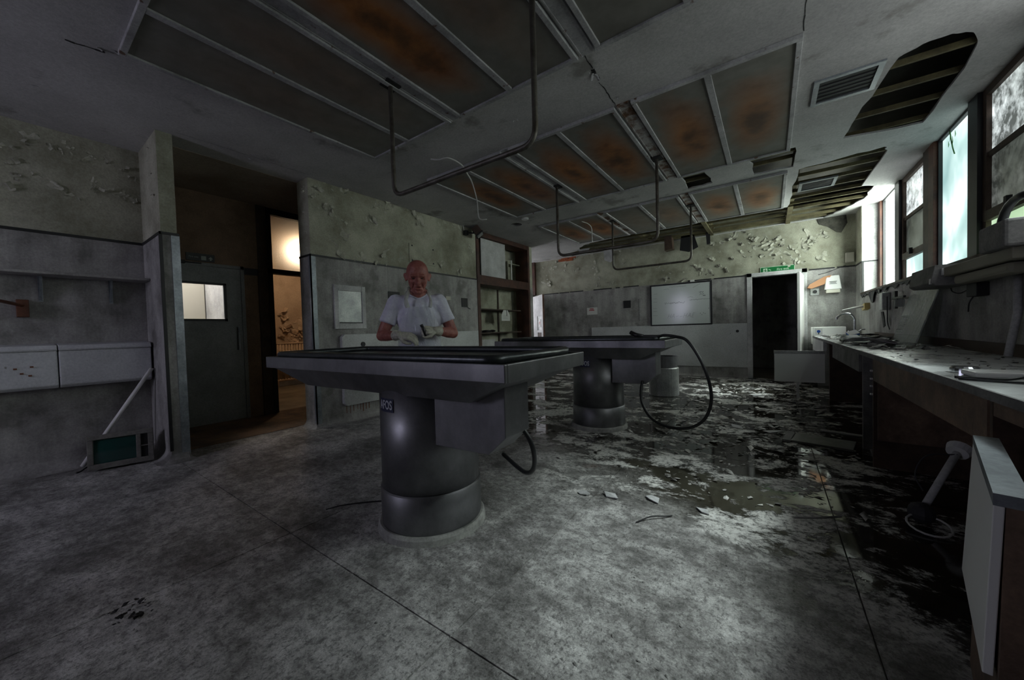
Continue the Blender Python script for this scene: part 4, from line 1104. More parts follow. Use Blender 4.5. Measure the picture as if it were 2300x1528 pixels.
MB().tube([(1.0,7.39,.91),(.95,7.37,.945)], .007, 8).build('lever', M['chrome'], ta)
gb = thing('glove_box', 'tilted green and blue carton with a white top on the bench debris', 'box', (.86,6.2,BZ), local=True)
gb.location = (.86,6.30,BZ+.045); gb.rotation_euler = (radians(30), radians(-16), radians(14)); gb.scale = (.68,.68,.68)
MB().box(-.075,-.06,0,.075,.06,.055).build('carton', M['teal'], gb, bevel=.002)
MB().box(-.076,-.061,.056,.076,.061,.085).build('blue_band', M['blue'], gb)
MB().box(-.077,-.062,.086,.077,.062,.092).build('lid', M['white_plastic'], gb)
MB().prism([(-.03,.012),(.03,.012),(0,.05)], 'y', -.0615, -.0605).build('white_mark', M['sign_pale'], gb)
ps = thing('perspex_sheet', 'scratched clear plastic sheet leaning on the window wall', 'plastic sheet', (1.1,5.0,BZ))
q = [Vector((1.02,4.62,BZ)), Vector((1.06,5.55,BZ)), Vector((1.215,5.5,1.44)), Vector((1.20,4.70,1.40))]
MB().hexa(q, [p+Vector((.012,0,.004)) for p in q]).build('sheet', M['perspex'], ps)
cr = MB()
for k in range(11):
    z0 = .965+k*.016; t = (z0-BZ)/.58
    xx = 1.02+(1.2-1.02)*t - .004
    cr.quad((xx,5.14,z0),(xx,5.36,z0),(xx+.002,5.36,z0+.006),(xx+.002,5.14,z0+.006))
cr.build('printed_lines', M['faint_ink'], ps)
# fluorescent light lying dead on the bench, with cables
tl = thing('white_lamp_tray', 'white plastic lamp tray with a clear puck lying on the bench', 'lamp', (.88,2.25,BZ))
MB().box(.68,2.30,BZ,.94,2.44,BZ+.024).build('tray', M['white_plastic'], tl, bevel=.008)
MB().lathe([(.045,0),(.045,.02),(.038,.028)], 20, (.715,2.52,BZ)).build('puck', M['chrome'], tl)
MB().tube(spline([(.61,2.24,BZ+.008),(.66,2.215,BZ+.008),(.72,2.20,BZ+.008),(.78,2.22,BZ+.02),(.84,2.27,BZ+.05),(.90,2.30,BZ+.06),(1.0,2.32,BZ+.05)]), .0055, 8).build('bench_cable', M['rubber'], None, smooth=True, label='black cable trailing across the white lamp tray', cat='cable')
MB().tube(spline([(.61,2.20,BZ+.006),(.68,2.15,BZ+.006),(.76,2.13,BZ+.006),(.86,2.10,BZ+.008),(1.0,2.0,BZ+.008)]), .0045, 8).build('bench_cable', M['rubber'], None, smooth=True, label='thin black cable rising from the bench edge', cat='cable')
# peeled laminate and paint debris heaped on the bench
rd = random.Random(11)
def shard_verts(rnd, s):
    n = rnd.randint(4, 6); pts = []
    for k in range(n):
        a = 2*pi*k/n + rnd.uniform(-.3, .3); r = s*rnd.uniform(.55, 1)
        pts.append((r*cos(a), r*sin(a)*.6, rnd.uniform(0, .18)*s))
    return pts
def scatter(mb, n, xr, yr, z, smin, smax, rnd, tilt=.35, zr=.0, avoid=None):
    for k in range(n):
        x, y = rnd.uniform(*xr), rnd.uniform(*yr)
        if avoid and avoid(x, y): continue
        s = smin + (smax-smin)*rnd.random()**2
        R = Matrix.Rotation(rnd.uniform(0, 2*pi), 3, 'Z') @ Matrix.Rotation(rnd.uniform(-tilt, tilt), 3, 'X') @ Matrix.Rotation(rnd.uniform(-tilt, tilt), 3, 'Y')
        pts = [R @ Vector(p) for p in shard_verts(rnd, s)]
        lo = min(p.z for p in pts); zz = z - lo + rnd.random()*zr
        A = [mb.bm.verts.new(p + Vector((x, y, zz))) for p in pts]
        c = mb.bm.verts.new(sum(pts, Vector())/len(pts) + Vector((x, y, zz+.12*s)))
        for i in range(len(A)): mb.bm.faces.new((A[i], A[(i+1) % len(A)], c))
    return mb
big = shard_meshes = []
def debris_piece(x, y, z, s, rnd, mat, label, group, tilt=.25, cat='debris'):
    mb = MB(); R = Matrix.Rotation(rnd.uniform(0, 2*pi), 3, 'Z') @ Matrix.Rotation(rnd.uniform(-tilt, tilt), 3, 'X')
    pts = [R @ Vector(p) for p in shard_verts(rnd, s)]; lo = min(p.z for p in pts)
    A = [mb.bm.verts.new(p + Vector((x, y, z-lo))) for p in pts]; B = [mb.bm.verts.new(p + Vector((x, y, z-lo+.006))) for p in pts]
    n = len(A)
    mb.bm.faces.new(list(reversed(A))); mb.bm.faces.new(B)
    for i in range(n): mb.bm.faces.new((A[i], A[(i+1) % n], B[(i+1) % n], B[i]))
    return mb.build('peeled_sheet', mat, None, label=label, cat=cat, group=group)
def bench_clear(x, y):
    return (.72 < x < 1.16 and 7.25 < y < 7.55) or (abs(x-.885) < .16 and abs(y-6.35) < .16) or (x > .95 and 4.5 < y < 5.65) or (x < .76 and y > 7.9)
for k in range(60):
    x_, y_, kind_ = rd.uniform(.72,1.08), rd.uniform(4.4,7.1), rd.choice(('mottled', 'dull grey', 'whitish', 'black'))
    if bench_clear(x_, y_): continue
    debris_piece(x_, y_, BZ+rd.uniform(0,.03), rd.uniform(.08,.2), rd, M[{'mottled': 'debris', 'dull grey': 'board_grey', 'whitish': 'flake_white', 'black': 'black'}[kind_]], kind_+' sheet of peeled laminate in the heap on the bench', 'peeled sheets on the bench', .3)
scatter(MB(), 420, (.63,1.15), (4.0,7.9), BZ, .012, .07, rd, .5, .02, bench_clear).build('bench_debris', M['debris'], None, label='flaked paint and grit strewn over the worktop beside the tap', cat='debris', kind='stuff')
scatter(MB(), 120, (.64,1.18), (1.4,4.0), BZ, .006, .022, rd, .4).build('bench_grit', M['board_grey'], None, label='fine grit scattered over the worktop around the white lamp tray', cat='debris', kind='stuff')

# ---- window-wall fittings
xr = XR
lb = thing('grey_light_box', 'grey boxed light fitting on the window wall', 'light fitting', (1.12,4.4,1.34))
MB().prism([(1.00,1.37),(1.03,1.345),(XR,1.345),(XR,1.50),(1.02,1.50)], 'y', 4.12, 4.66).build('body', M['bench_grey'], lb, bevel=.004)
MB().box(1.0,4.13,1.36,1.03,4.16,1.40).build('clip', M['white_plastic'], lb)
ft = thing('fluorescent_fitting', 'cream fluorescent light fitting with a hanging diffuser on the window wall', 'light fitting', (1.12,3.6,1.3))
MB().box(1.06,3.16,1.405,1.20,4.10,1.475).build('body', M['cream_dull'], ft, bevel=.008)
MB().box(1.075,3.24,1.335,1.17,3.98,1.40).build('diffuser', M['cream_dull'], ft, bevel=.02)
MB().box(1.19,3.3,1.42,XR,3.36,1.46).box(1.19,3.9,1.42,XR,3.96,1.46).build('bracket', M['black'], ft)
MB().box(1.05,4.095,1.42,1.20,4.112,1.47).build('end_cap', M['white_plastic'], ft)
sb = thing('dark_junction_box', 'black junction box with loose wires under the fluorescent fitting', 'junction box', (1.2,4.0,1.24))
MB().box(1.17,3.94,1.245,XR,4.10,1.34).build('box', M['black'], sb, bevel=.004)
MB().tube(spline([(1.18,4.10,1.30),(1.16,4.18,1.28),(1.15,4.27,1.30),(1.16,4.34,1.33)]), .004, 6).build('wire', M['ink'], sb)
MB().tube(spline([(1.18,4.02,1.245),(1.17,4.05,1.2),(1.18,4.1,1.14)]), .004, 6).build('wire', M['ink'], sb)
pp = thing('white_conduit', 'white vertical conduit pipe rising from the bench', 'pipe', (1.19,3.5,BZ))
MB().tube([(1.17,3.52,BZ+.005),(1.205,3.52,1.12),(1.205,3.52,1.38)], .018, 10).build('pipe', M['white_paint'], pp, smooth=True)
MB().box(1.19,3.47,1.36,XR,3.57,1.41).build('clip', M['black'], pp)
bd = thing('black_motor_unit', 'black unit with a curved handle on the window sill', 'machine', (1.15,3.35,1.5))
MB().box(1.02,3.12,1.47,XR,3.42,1.62).build('housing', M['bench_grey'], bd, bevel=.015)
MB().tube(arc((1.1,3.4,1.60),(1.1,3.36,1.78),(1.1,3.1,1.73)), .02, 10).build('handle', M['rubber'], bd, smooth=True)
# torn black lining along the sill
rt = random.Random(9); tl_ = MB()
N = 44; lo_, hi_ = [], []
for k in range(N+1):
    y = 3.0 + 5.15*k/N
    lo_.append((XR-.012-rt.random()*.02, y, SILL-.025-rt.random()**2*.055-(.14 if k in (37,38) else 0)))
    hi_.append((XR-.006, y, SILL+.02))
for k in range(N): tl_.quad(lo_[k], lo_[k+1], hi_[k+1], hi_[k])
tl_.build('torn_sill_lining', M['ink'], None, label='torn black lining hanging along the window sill edge', cat='lining', thick=.004)
sd1 = thing('wall_dispenser', 'clear upright dispenser with black straps on the window wall', 'dispenser', (1.18,6.3,1.2))
MB().box(1.15,6.45,1.22,XR,6.60,1.44).build('tank', M['bin_metal'], sd1, bevel=.008)
MB().prism([(6.62,1.20),(6.52,1.20),(6.47,1.13),(6.43,1.02),(6.50,1.0),(6.54,1.10)], 'x', 1.17, 1.18).build('strap', M['black'], sd1)
MB().tube(spline([(1.18,6.36,1.38),(1.17,6.30,1.2),(1.18,6.33,1.05),(1.175,6.22,.98)]), .006, 6).build('tube', M['ink'], sd1)
sd2 = thing('wall_bracket', 'black arm bracket carrying a glass jar on the window wall', 'bracket', (1.18,5.8,1.2))
MB().box(1.16,5.92,1.22,1.185,5.98,1.42).box(1.13,5.45,1.325,1.15,5.95,1.345).build('arm', M['black'], sd2)
MB().lathe([(.035,0),(.04,.02),(.04,.07),(.03,.09)], 16, (1.16,5.72,1.235)).build('jar', M['perspex'], sd2, smooth=True)
yb_ = thing('yellowed_holder', 'yellowed fixing with a splinter of wood sticking out above the tap', 'fixing', (1.2,7.7,1.28))
MB().prism([(7.60,1.27),(7.80,1.25),(7.84,1.33),(7.62,1.36)], 'x', 1.17, XR).build('plate', M['yellowed'], yb_)
MB().tube([(1.19,7.7,1.315),(1.05,7.72,1.29),(.93,7.74,1.265)], [.02,.014,.006], 8).build('splinter', M['paper'], yb_)
# creeper leaf pushing in at the tall pane
lf = MB()
for (y, z, s) in ((5.42,2.86,.05),(5.36,2.80,.04),(5.46,2.80,.03),(5.30,2.84,.03)):
    lf.quad((1.44,y,z-s),(1.45,y+s*.6,z),(1.44,y,z+s),(1.435,y-s*.6,z))
lf.tube(spline([(1.46,5.5,2.94),(1.445,5.43,2.88),(1.44,5.36,2.74),(1.445,5.33,2.66)]), .004, 6)
lf.build('creeper_sprig', M['green_leaf'], None, label='green creeper sprig hanging inside the tall bright pane', cat='plant', thick=.002)

# ================================================================== PERSON BEHIND THE TABLE
def remeshed(mb, vox, smooth_it, deform=None):
    """fuse overlapping volumes into one continuous skin"""
    me = bpy.data.meshes.new('tmp'); bmesh.ops.recalc_face_normals(mb.bm, faces=mb.bm.faces)
    mb.bm.to_mesh(me); mb.bm.free()
    o = bpy.data.objects.new('tmp', me); COL.objects.link(o)
    m = o.modifiers.new('r', 'REMESH'); m.mode = 'VOXEL'; m.voxel_size = vox
    s = o.modifiers.new('s', 'SMOOTH'); s.factor = .5; s.iterations = smooth_it
    out = bpy.data.meshes.new_from_object(o.evaluated_get(bpy.context.evaluated_depsgraph_get()))
    bpy.data.objects.remove(o); bpy.data.meshes.remove(me)
    if deform:
        for v in out.vertices: v.co = deform(v.co)
    for p in out.polygons: p.use_smooth = True
    return out
def add_mesh(name, me, mats, parent, label=None):
    for m in mats: me.materials.append(m)
    o = bpy.data.objects.new(name, me); COL.objects.link(o); o.parent = parent; ORG[name] = Vector((0,0,0))
    if label: o['label'] = label
    return o
PX, PY = -2.545, 2.165
per = thing('person', 'person in a wrinkled bald mask, white T-shirt, clear apron and pale gloves', 'person', (PX,PY,0), radians(50), local=True)
# local frame: faces -Y, +X is the person's left
SH_R, SH_L = Vector((-.195,.01,1.372)), Vector((.175,.01,1.378))
EL_R, EL_L = Vector((-.318,-.02,1.085)), Vector((.292,-.02,1.09))
WR_R, WR_L = Vector((-.165,-.235,1.085)), Vector((.125,-.235,1.115))
hc = Vector((-.002,-.045,1.595))          # centre of the head
HT = Matrix.Rotation(radians(17), 3, 'X')  # chin down towards the hands
def H(x, y, z): return hc + HT @ Vector((x, y, z))
b = MB()
# head: skull, face, jaw, brow, cheeks, nose, lips, chin, ears
b.ell(H(0,.018,.035), (.094,.112,.104), HT, 24, 16)
b.ell(H(0,-.022,-.028), (.082,.084,.108), HT, 20, 14)
b.ell(H(0,-.050,-.098), (.054,.046,.050), HT)
b.ell(H(0,-.088,.018), (.066,.026,.018), HT)
for s in (-1, 1):
    b.ell(H(s*.048,-.068,-.034), (.026,.024,.034), HT)
    b.ell(H(s*.098,.012,-.012), (.010,.024,.036), HT @ Matrix.Rotation(s*radians(-22), 3, 'Z'))
    b.ell(H(s*.108,.020,.004), (.010,.017,.024), HT @ Matrix.Rotation(s*radians(-35), 3, 'Z'))
b.capsule(H(0,-.098,.008), .012, H(0,-.124,-.040), .017)
for s in (-1, 1): b.ell(H(s*.017,-.110,-.045), (.012,.013,.010), HT)
b.ell(H(0,-.097,-.072), (.030,.014,.009), HT)
b.ell(H(0,-.095,-.090), (.026,.014,.010), HT)
b.ell(H(0,-.086,-.122), (.022,.018,.016), HT)
# loose mask skin round the neck
b.capsule((0,.012,1.40), .066, H(0,.012,-.06), .064)
b.tube([(.078*cos(a), .012+.07*sin(a), 1.475+.008*sin(3*a)) for a in [2*pi*k/24 for k in range(24)]], .014, 8, closed=True)
# trunk and legs
b.capsule((0,.0,1.28), .125, (0,.0,1.02), .125); b.ell((0,0,1.22), (.175,.115,.17)); b.ell((0,0,.97), (.165,.115,.14))
b.capsule((-.13,.01,1.36), .075, (.13,.01,1.36), .075)
for s, SH, EL, WR in ((-1,SH_R,EL_R,WR_R),(1,SH_L,EL_L,WR_L)):
    b.capsule(SH, .064, EL, .047); b.capsule(EL, .047, EL.lerp(WR,.3), .048); b.capsule(EL.lerp(WR,.3), .048, WR, .030)
    b.capsule((s*.09,.0,.94), .092, (s*.10,-.01,.50), .062); b.capsule((s*.10,-.01,.50), .06, (s*.105,.015,.09), .042)
    b.capsule((s*.105,.03,.06), .045, (s*.115,-.14,.045), .036)
def face(co):
    q = HT.transposed() @ (co - hc)
    if -.2 < q.z < .15 and q.y < 0:
        def dent(cx, cz, rx, rz, depth):
            g = math.exp(-((q.x-cx)/rx)**2 - ((q.z-cz)/rz)**2)
            q.y += depth*g
        for s in (-1, 1):
            dent(s*.036, -.003, .021, .012, .022)           # eye hollows
            dent(s*.036, -.026, .020, .004, .006); dent(s*.040, -.04, .018, .003, .004)           # bags
            for k in range(5):                              # folds from nose to jaw
                dent(s*(.026+.006*k), -.046-.015*k, .006, .012, .010)
            dent(s*.060, -.06, .004, .03, .004)
        dent(0, -.081, .022, .0055, .020)                   # mouth
        dent(.006, -.081, .012, .006, .006)
        for z in (.045,.060,.076): dent(0, z, .05, .004, .004)
        for s in (-1, 1): dent(s*.009, .026, .0035, .016, .008)
        dent(0, -.108, .02, .004, .004)
    return hc + HT @ q
body = add_mesh('body', remeshed(b, .0062, 2, face), [M['mask_skin']], per)
# eyes: dark, half closed in the hollows
for s in (-1, 1):
    e_ = MB().ell(H(s*.035,-.082,-.006), (.0125,.008,.0042), HT, 12, 8).build('eye', M['ink'], per, smooth=True)
# T-shirt
s_ = MB()
s_.capsule((0,.0,1.27), .14, (0,.0,.98), .145); s_.ell((0,-.005,1.22), (.195,.132,.175)); s_.ell((0,0,.95), (.185,.135,.15))
s_.capsule((-.14,.012,1.352), .086, (.13,.012,1.354), .086)
for SH, EL in ((SH_R,EL_R),(SH_L,EL_L)):
    s_.capsule(SH, .074, SH.lerp(EL,.50), .069)
    d = (EL-SH).normalized(); c0 = SH.lerp(EL,.46)
    s_.tube([c0-d*.05, c0, c0+d*.055], [.068,.070,.072], 20)
def cloth(co):
    n = noise.noise(co*Vector((13,9,7)).x if False else Vector((co.x*11, co.y*11, co.z*5)))
    return co + Vector((0, -1 if co.y < 0 else 1, 0))*n*.006
sm = remeshed(s_, .0075, 4, cloth)
shirt = add_mesh('t_shirt', sm, [M['shirt']], per, 'white short-sleeved T-shirt')
MB().tube([(.0735*cos(a), .012+.0735*sin(a), 1.354+sqrt(.0074-.0054*sin(a)**2)) for a in [2*pi*k/32 for k in range(32)]], .0075, 8, closed=True).build('collar', M['shirt'], shirt, smooth=True)
tr_ = MB()
tr_.ell((0,0,.93), (.178,.128,.12))
for s in (-1, 1):
    tr_.capsule((s*.09,.0,.92), .103, (s*.10,-.01,.50), .078); tr_.capsule((s*.10,-.01,.50), .078, (s*.105,.012,.11), .068)
add_mesh('trousers', remeshed(tr_, .012, 3), [M['trousers']], per)
for s in (-1, 1):
    sh_ = MB().capsule((s*.105,.035,.05), .05, (s*.118,-.16,.04), .042); 
    so = add_mesh('shoe', remeshed(sh_, .01, 2, lambda c: Vector((c.x, c.y, max(c.z, .002)))), [M['black']], per)
# gloves: palm, four fingers, thumb, rolled cuff
def glove(wrist, elbow, knuckle_dir, up, curl, side, name):
    """knuckle_dir: from wrist along the hand; up: back of the hand; side: where the thumb leaves"""
    kd = knuckle_dir.normalized(); up = (up - kd*up.dot(kd)).normalized(); sd = kd.cross(up).normalized()*side
    g = MB(); fa = (elbow-wrist).normalized()
    g.capsule(wrist+fa*.045, .040, wrist, .036)
    g.tube([wrist+fa*.060, wrist+fa*.052, wrist+fa*.044], [.042,.046,.042], 16)
    kn = wrist + kd*.088
    for k in range(4):
        off = sd*(.030-.020*k)
        g.capsule(wrist + kd*.018 + off*.7, .018, kn+off, .0135)
        ln = (.040,.045,.041,.033)[k]; p = kn+off; a = radians(8)
        r = .0118
        for j, cu in enumerate(curl):
            a += radians(cu)
            q = p + (kd*cos(a) - up*sin(a))*ln*(1, .72, .58)[j]
            g.capsule(p, r, q, r*.92, 10); p = q; r *= .93
    th0 = wrist + kd*.028 + sd*.026; th1 = th0 + (kd*.6 + sd*.55 - up*.45).normalized()*.040
    th2 = th1 + (kd*.85 - sd*.05 - up*.5).normalized()*.034; th3 = th2 + (kd*.75 - sd*.45 - up*.3).normalized()*.024
    g.capsule(th0, .0175, th1, .0145); g.capsule(th1, .0140, th2, .0125); g.capsule(th2, .0123, th3, .0105)
    return add_mesh(name, remeshed(g, .0034, 2), [M['glove']], per, 'pale rubber glove')
glove(WR_R, EL_R, Vector((.86,-.42,-.10)), Vector((-.25,-.60,.75)), (22,30,22), 1, 'glove')
glove(WR_L, EL_L, Vector((-.80,-.48,.10)), Vector((.45,-.62,.62)), (62,70,45), -1, 'glove')
# clear apron over the front with its strap
def ap(u, v):
    z = 1.325 - .62*v
    hw = (.095 + .085*min(1, v/.32)) if v < .32 else .18
    x = (u*2-1)*hw
    fr_ = -.150*sqrt(max(.05, 1-(x/.235)**2)) - .006*sin(9*u+5*v) - .004*sin(23*u-14*v) - (.006 if z < 1.1 else 0)
    return (x, fr_, z)
apron = MB().grid(ap, 26, 34).build('apron', M['clear_apron'], per, smooth=True, label='clear wrinkled plastic apron')
st_ = MB()
def strap(pts, w):
    P = spline(pts, 6)
    L_ = []
    for i, p in enumerate(P):
        t = (P[min(i+1, len(P)-1)] - P[max(i-1, 0)]).normalized()
        sdv = t.cross(Vector((0,-1,.25))).normalized()
        wd = w*(.85+.12*sin(i*.6))
        L_.append((p - sdv*wd, p - Vector((0,.010,0)), p + sdv*wd))
    vs = [[st_.bm.verts.new(q) for q in r_] for r_ in L_]
    for a, c in zip(vs, vs[1:]):
        for k in range(2): st_.bm.faces.new((a[k], a[k+1], c[k+1], c[k]))
strap([(-.092,-.150,1.315),(-.105,-.128,1.37),(-.098,-.085,1.425),(-.080,-.035,1.475),(-.074,.02,1.50),(-.05,.085,1.495)], .020)
strap([(.092,-.150,1.315),(.10,-.118,1.38),(.085,-.06,1.445),(.07,.02,1.49),(.04,.085,1.495)], .014)
st_.build('apron_strap', M['clear_strap'], per, smooth=True, thick=.003, label='twisted clear plastic neck strap')
# small dark tool held in the left glove
tool = MB().tube([(.045,-.29,1.075),(.030,-.300,1.12),(.018,-.305,1.155)], [.010,.012,.012], 10)
tool.tube([(.018,-.305,1.150),(.012,-.307,1.168)], [.014,.013], 8)
to = tool.build('hand_tool', M['rubber'], None, smooth=True, label='small dark handheld tool gripped in the gloved hands', cat='tool')
mt = Matrix.Translation((PX,PY,0)) @ RZ(radians(50))
to.matrix_world = mt @ Matrix.Translation(to.location)

# ================================================================== PEELING PAINT
rf = random.Random(21)
def flake_mesh(seed, mat):
    """a paint curl: u along the torn length, rolled away from the wall (+Z is out)"""
    r = random.Random(seed); me = MB(); nu, nv = 4, 3
    curl = r.uniform(1.2, 3.0); taper = r.uniform(.25, .8); skew = r.uniform(-.3, .3); bend = r.uniform(-.3, .3)
    def f(u, v):
        a = curl*v; R = 1/curl
        w = (1-taper*v)*(1+.15*sin(7*u+seed))
        return ((u-.5)*w*.8 + skew*v + .06*sin(9*v+seed), -R*sin(a) - .12*abs(u-.5)*bend, R*(1-cos(a))*.75 + .05*sin(5*u+seed) + .03)
    me.grid(f, nu, nv)
    m = bpy.data.meshes.new('paint_flake'); bmesh.ops.recalc_face_normals(me.bm, faces=me.bm.faces); me.bm.to_mesh(m); me.bm.free()
    m.materials.append(mat)
    return m
FL = {k: [flake_mesh(s*7+1, M[k]) for s in range(7)] for k in ('flake', 'flake_white', 'flake_orange')}
BASIS = {'x': Matrix(((0,0,1),(1,0,0),(0,1,0))), 'y': Matrix(((1,0,0),(0,0,-1),(0,1,0))), 'z': Matrix(((1,0,0),(0,-1,0),(0,0,-1)))}
def flakes(parent, ax, val, clusters, mat, smin, smax, tmax=None):
    B = BASIS[ax]
    for a, b_, s, n in clusters:
        for k in range(n):
            p, q = a + rf.gauss(0, .6)*s, b_ + rf.gauss(0, .6)*s*.9
            if tmax: q = min(q, tmax)
            sz = smin + (smax-smin)*rf.random()**1.6
            loc = {'x': (val,p,q), 'y': (p,val,q), 'z': (p,q,val)}[ax]
            o = bpy.data.objects.new('paint_flake', rf.choice(FL[mat])); COL.objects.link(o)
            o.parent = parent
            R = B @ Matrix.Rotation(rf.uniform(-1.3, 1.3) + (pi if rf.random() < .25 else 0), 3, 'Z')
            o.matrix_local = Matrix.Translation(Vector(loc) - ORG[parent.name]) @ R.to_4x4() @ Matrix.Diagonal((sz*rf.uniform(.5,1.0), sz*rf.uniform(.8,1.7), sz*rf.uniform(.4,.8), 1))
LEFT = [(2.37,2.64,.1,8),(2.56,2.44,.11,8),(2.52,2.16,.05,5),(2.22,2.82,.08,4),(2.31,2.93,.08,4),(2.65,2.92,.1,4),(2.98,2.68,.09,6),(3.2,2.85,.09,4),(3.17,2.93,.12,4),(3.21,2.2,.08,4),(3.48,2.21,.07,4),(4.23,2.17,.12,5),(4.65,2.19,.14,6),(3.68,2.93,.12,5),(4.27,2.92,.14,4),(4.58,2.92,.2,5),(2.79,2.09,.08,6),(3.03,2.1,.06,4),(3.94,2.92,.14,5),(4.96,2.58,.05,3),(2.41,2.27,.05,3)]
REC = [(.2,2.85,.05,3),(.31,2.85,.05,4),(.38,2.83,.04,4),(.44,2.79,.04,4),(.54,2.79,.04,4),(.66,2.83,.05,3),(.74,2.76,.04,3),(.80,2.72,.03,3),(.1,2.72,.04,3),(.09,2.61,.04,3),(.12,2.49,.04,3),(.09,2.39,.03,3),(.26,2.52,.04,3),(.33,2.5,.04,3),(.54,2.55,.04,4),(.59,2.52,.04,4),(.68,2.53,.04,4),(.76,2.51,.03,5),(.80,2.49,.03,4),(.44,2.42,.03,3)]
BACK = [(-4.9,2.73,.1,5),(-4.97,2.37,.1,5),(-4.65,2.85,.08,3),(-4.42,2.67,.06,2),(-4.11,2.69,.07,3),(-3.55,2.62,.07,5),(-3.59,2.35,.08,5),(-3.75,2.22,.09,4),(-3.48,2.15,.08,4),(-3.19,2.2,.09,5),(-2.93,2.84,.14,4),(-2.85,2.64,.08,3),(-2.14,2.43,.1,4),(-1.86,2.21,.09,5),(-1.49,2.22,.09,4),(-1.06,2.2,.09,5),(-1.0,2.82,.07,4),(-.95,2.53,.09,6),(-.88,2.29,.07,4),(-1.21,2.33,.07,4),(-.57,2.84,.19,8),(-.2,2.77,.18,10),(.08,2.64,.17,12),(.35,2.47,.17,14),(.61,2.56,.13,12),(.74,2.7,.09,8),(-.06,2.36,.21,12),(.35,2.27,.17,8),(-.5,2.42,.19,8),(.8,2.28,.07,5),(-.81,2.79,.08,4),(-3.95,2.83,.3,6)]
flakes(w_left, 'x', XL, LEFT, 'flake', .045, .14, 2.95)
flakes(w_rec, 'x', XREC, REC, 'flake', .03, .09, 2.95)
flakes(w_back, 'y', YB, BACK, 'flake', .05, .16, 2.95)
flakes(w_hall, 'x', -8.9, [(3.70,1.57,.07,7),(3.72,1.35,.09,9),(3.85,1.2,.1,9),(4.0,1.15,.1,9),(3.68,1.15,.08,6),(4.05,1.45,.08,4)], 'flake_orange', .10, .26)
flakes(ceil, 'z', CEIL, [(-4.28,1.4,.05,3),(-4.25,1.76,.03,2),(-4.32,1.55,.09,3),(-3.42,.47,.03,3),(-1.03,2.59,.03,3),(-1.0,2.98,.02,2),(-1.8,2.67,.03,2),(-3.6,5.89,.1,3),(-3.67,6.9,.12,4),(-3.8,8.0,.15,5),(.9,6.1,.1,0)], 'flake_white', .025, .07)
flakes(w_par, 'y', .86, [(-4.62,2.66,.05,4),(-4.58,2.4,.05,4),(-4.7,2.8,.05,3)], 'flake', .02, .045, 2.95)
flakes(w_left, 'y', 2.15, [(-4.5,2.85,.05,4),(-4.52,2.6,.05,4),(-4.5,2.35,.05,4),(-4.48,2.15,.04,3)], 'flake', .02, .05, 2.95)
# cracks in the ceiling board
ck = MB()
def crack(pts, w):
    P = [Vector((x + rf.uniform(-.006,.006), y, CEIL-.0015)) for x, y in pts]
    for a, b_ in zip(P, P[1:]):
        d = (b_-a).normalized(); n = Vector((-d.y, d.x, 0))*w*rf.uniform(.5,1.3)
        ck.quad(a-n, b_-n*.8, b_+n*.8, a+n)
crack([(-1.02,2.38+.03*k) for k in range(6)], .004); crack([(-1.03,2.54+.02*k) for k in range(8)], .014); crack([(-1.04,2.70+.03*k) for k in range(13)], .004)
crack([(.19,2.0+.05*k) for k in range(22)], .004)
crack([(-4.3+.012*k,.2+.0*k+.03*k) for k in range(2)], .003)
crack([(-3.47-.01*k,.46-.04*k) for k in range(5)], .008)
crack([(-4.32,.98+.05*k) for k in range(24)], .002)
ck.build('ceiling_crack', M['black'], ceil)
# rust runs under the low guard panel on the left wall
for k in range(8):
    y = 2.52+.045*k+rf.uniform(-.01,.01)
    MB().box(XL+.003,y,.08+.05*rf.random(),XL+.0062,y+.006+.008*rf.random(),.21).build('rust_run', M['rust_stain'], w_left)

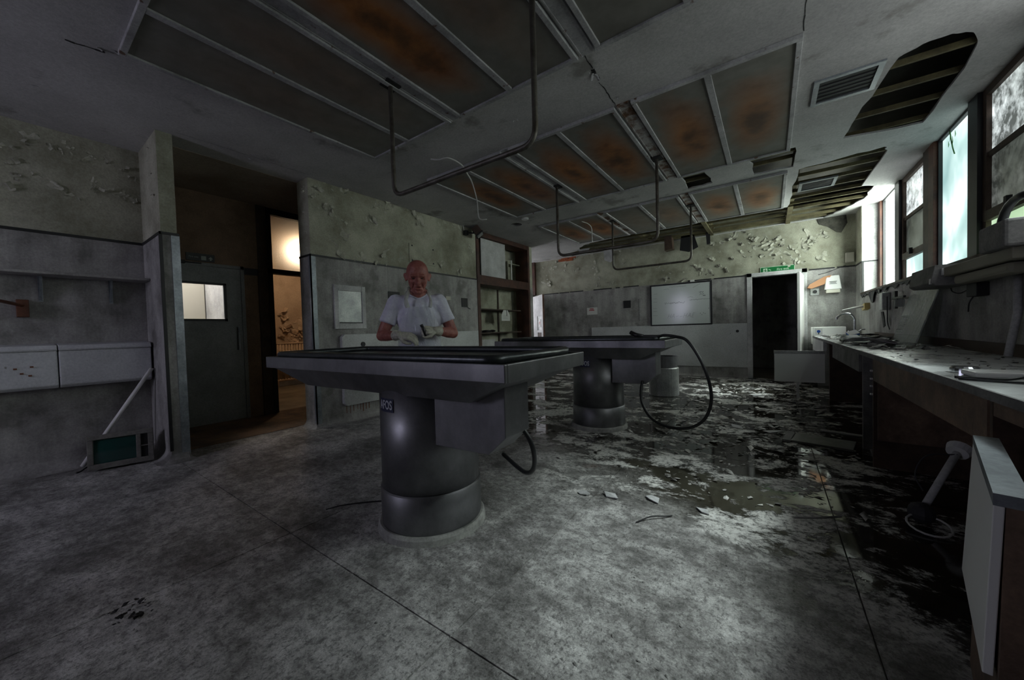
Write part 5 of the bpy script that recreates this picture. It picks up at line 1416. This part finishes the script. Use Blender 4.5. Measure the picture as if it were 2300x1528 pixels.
# ================================================================== DEBRIS ON THE FLOOR
rg2 = random.Random(31)
def dry_hole(x, y):
    for cx, cy, r in ((-1.63,1.44,.36),(-1.585,3.88,.36),(-1.40,6.13,.3)):
        if (x-cx)**2+(y-cy)**2 < r*r: return True
    return False
fd = scatter(MB(), 1500, (-2.6,.58), (2.6,8.5), 0, .008, .05, rg2, .25, 0, dry_hole)
scatter(fd, 700, (-1.0,.58), (3.6,8.5), 0, .012, .075, rg2, .3, 0, dry_hole)
fd.build('floor_debris', M['debris'], None, label='flaked paint and grit strewn over the wet floor', cat='debris', kind='stuff')
fg = scatter(MB(), 700, (-4.3,.5), (-.2,2.8), 0, .003, .012, rg2, .3, 0, dry_hole)
fg.build('floor_grit', M['board_grey'], None, label='fine crumbs of grit over the dry screed', cat='debris', kind='stuff')
spots = [((-.86,2.26),.07,'pale oval paint flake lying flat beside two others on the screed'),((-1.02,2.2),.06,'smaller pale oval paint flake beside the control housing hose'),((-.62,2.36),.075,'pale paint flake with a torn edge in the row of three'),
 ((.03,4.45),.13,'white plaster sheet lying before the grey board'),((-.30,4.5),.12,'white plaster sheet in the wet below the hose loop'),((.52,5.5),.15,'flat grey plaster sheet in the shade of the bench'),
 ((-.92,3.98),.12,'dark-edged plaster sheet under the hose loop'),((-.62,4.06),.11,'curled plaster sheet beside the hose loop'),((-.75,4.12),.09,'folded dark plaster scrap under the hose loop'),
 ((-.33,2.35),.06,'small white curl of paint on the light screed'),((-.2,6.6),.12,'white plaster sheet in the bright patch before the exit'),((.1,7.3),.14,'broad plaster sheet before the exit doorway'),((-.7,7.6),.12,'plaster sheet under the guard panel'),((-.4,5.4),.10,'bright plaster sheet in the middle of the wet floor'),
 ((-1.0,8.4),.12,'dark crumpled scrap at the foot of the back wall'),((.1,5.9),.1,'narrow plaster sheet between the exit and the grey board')]
for (p, s, lab) in spots:
    debris_piece(p[0], p[1], .001, s, rg2, M['flake_white'] if 'white' in lab or 'pale' in lab or 'bright' in lab else M['debris'], lab, 'plaster sheets on the floor', .06, 'plaster sheet')
def floor_board(c, size, rot, mat, lab, tilt=0):
    m = MB().cbox((0,0,0), size, Matrix.Rotation(tilt, 3, 'X')); o = m.build('loose_board', mat, None, bevel=.002, label=lab, cat='board')
    o.location = (c[0], c[1], .002); o.rotation_euler = (0, 0, rot); return o
floor_board((.38,4.26), (.42,.30,.02), -.20, M['board_grey'], 'loose grey board lying flat on the wet floor beside the bench')
floor_board((.135,4.30), (.06,.32,.022), -.16, M['bench_grey'], 'narrow grey batten along the edge of the loose board')
floor_board((.86,3.995), (.40,.34,.018), -.08, M['bench_grey'], 'dark sheet of board lying under the bench')
floor_board((.62,4.68), (.45,.06,.012), -.25, M['flake_white'], 'thin pale strip of trim lying by the bench foot')
MB().tube([(.10,2.52,.012),(.2,2.56,.02),(.31,2.65,.018)], .006, 6).build('bare_twig', M['board_grey'], None, label='thin bare twig lying on the wet floor near the bench', cat='twig')
MB().tube(spline([(-.62,2.02,.006),(-.56,2.1,.02),(-.5,2.16,.012),(-.47,2.2,.006)]), .004, 6).build('floor_wire', M['black'], None, label='short bent wire on the speckled screed', cat='wire')
lp = scatter(MB(), 40, (-2.2,-2.05), (.20,.32), 0, .006, .025, rg2, .5, .01); lp.build('dark_rubble', M['black'], None, label='small heap of dark rubble on the dry screed', cat='rubble', kind='stuff')
# ring mortar left round the left foot of the table and cable duct across the floor
MB().tube(spline([(-1.93,1.5,.004),(-2.1,1.4,.004),(-2.25,1.25,.002),(-2.3,1.15,.0)]), .005, 6).build('floor_seal', M['black'], None, label='dark strip of seal on the screed beside the table column before the person', cat='seal')
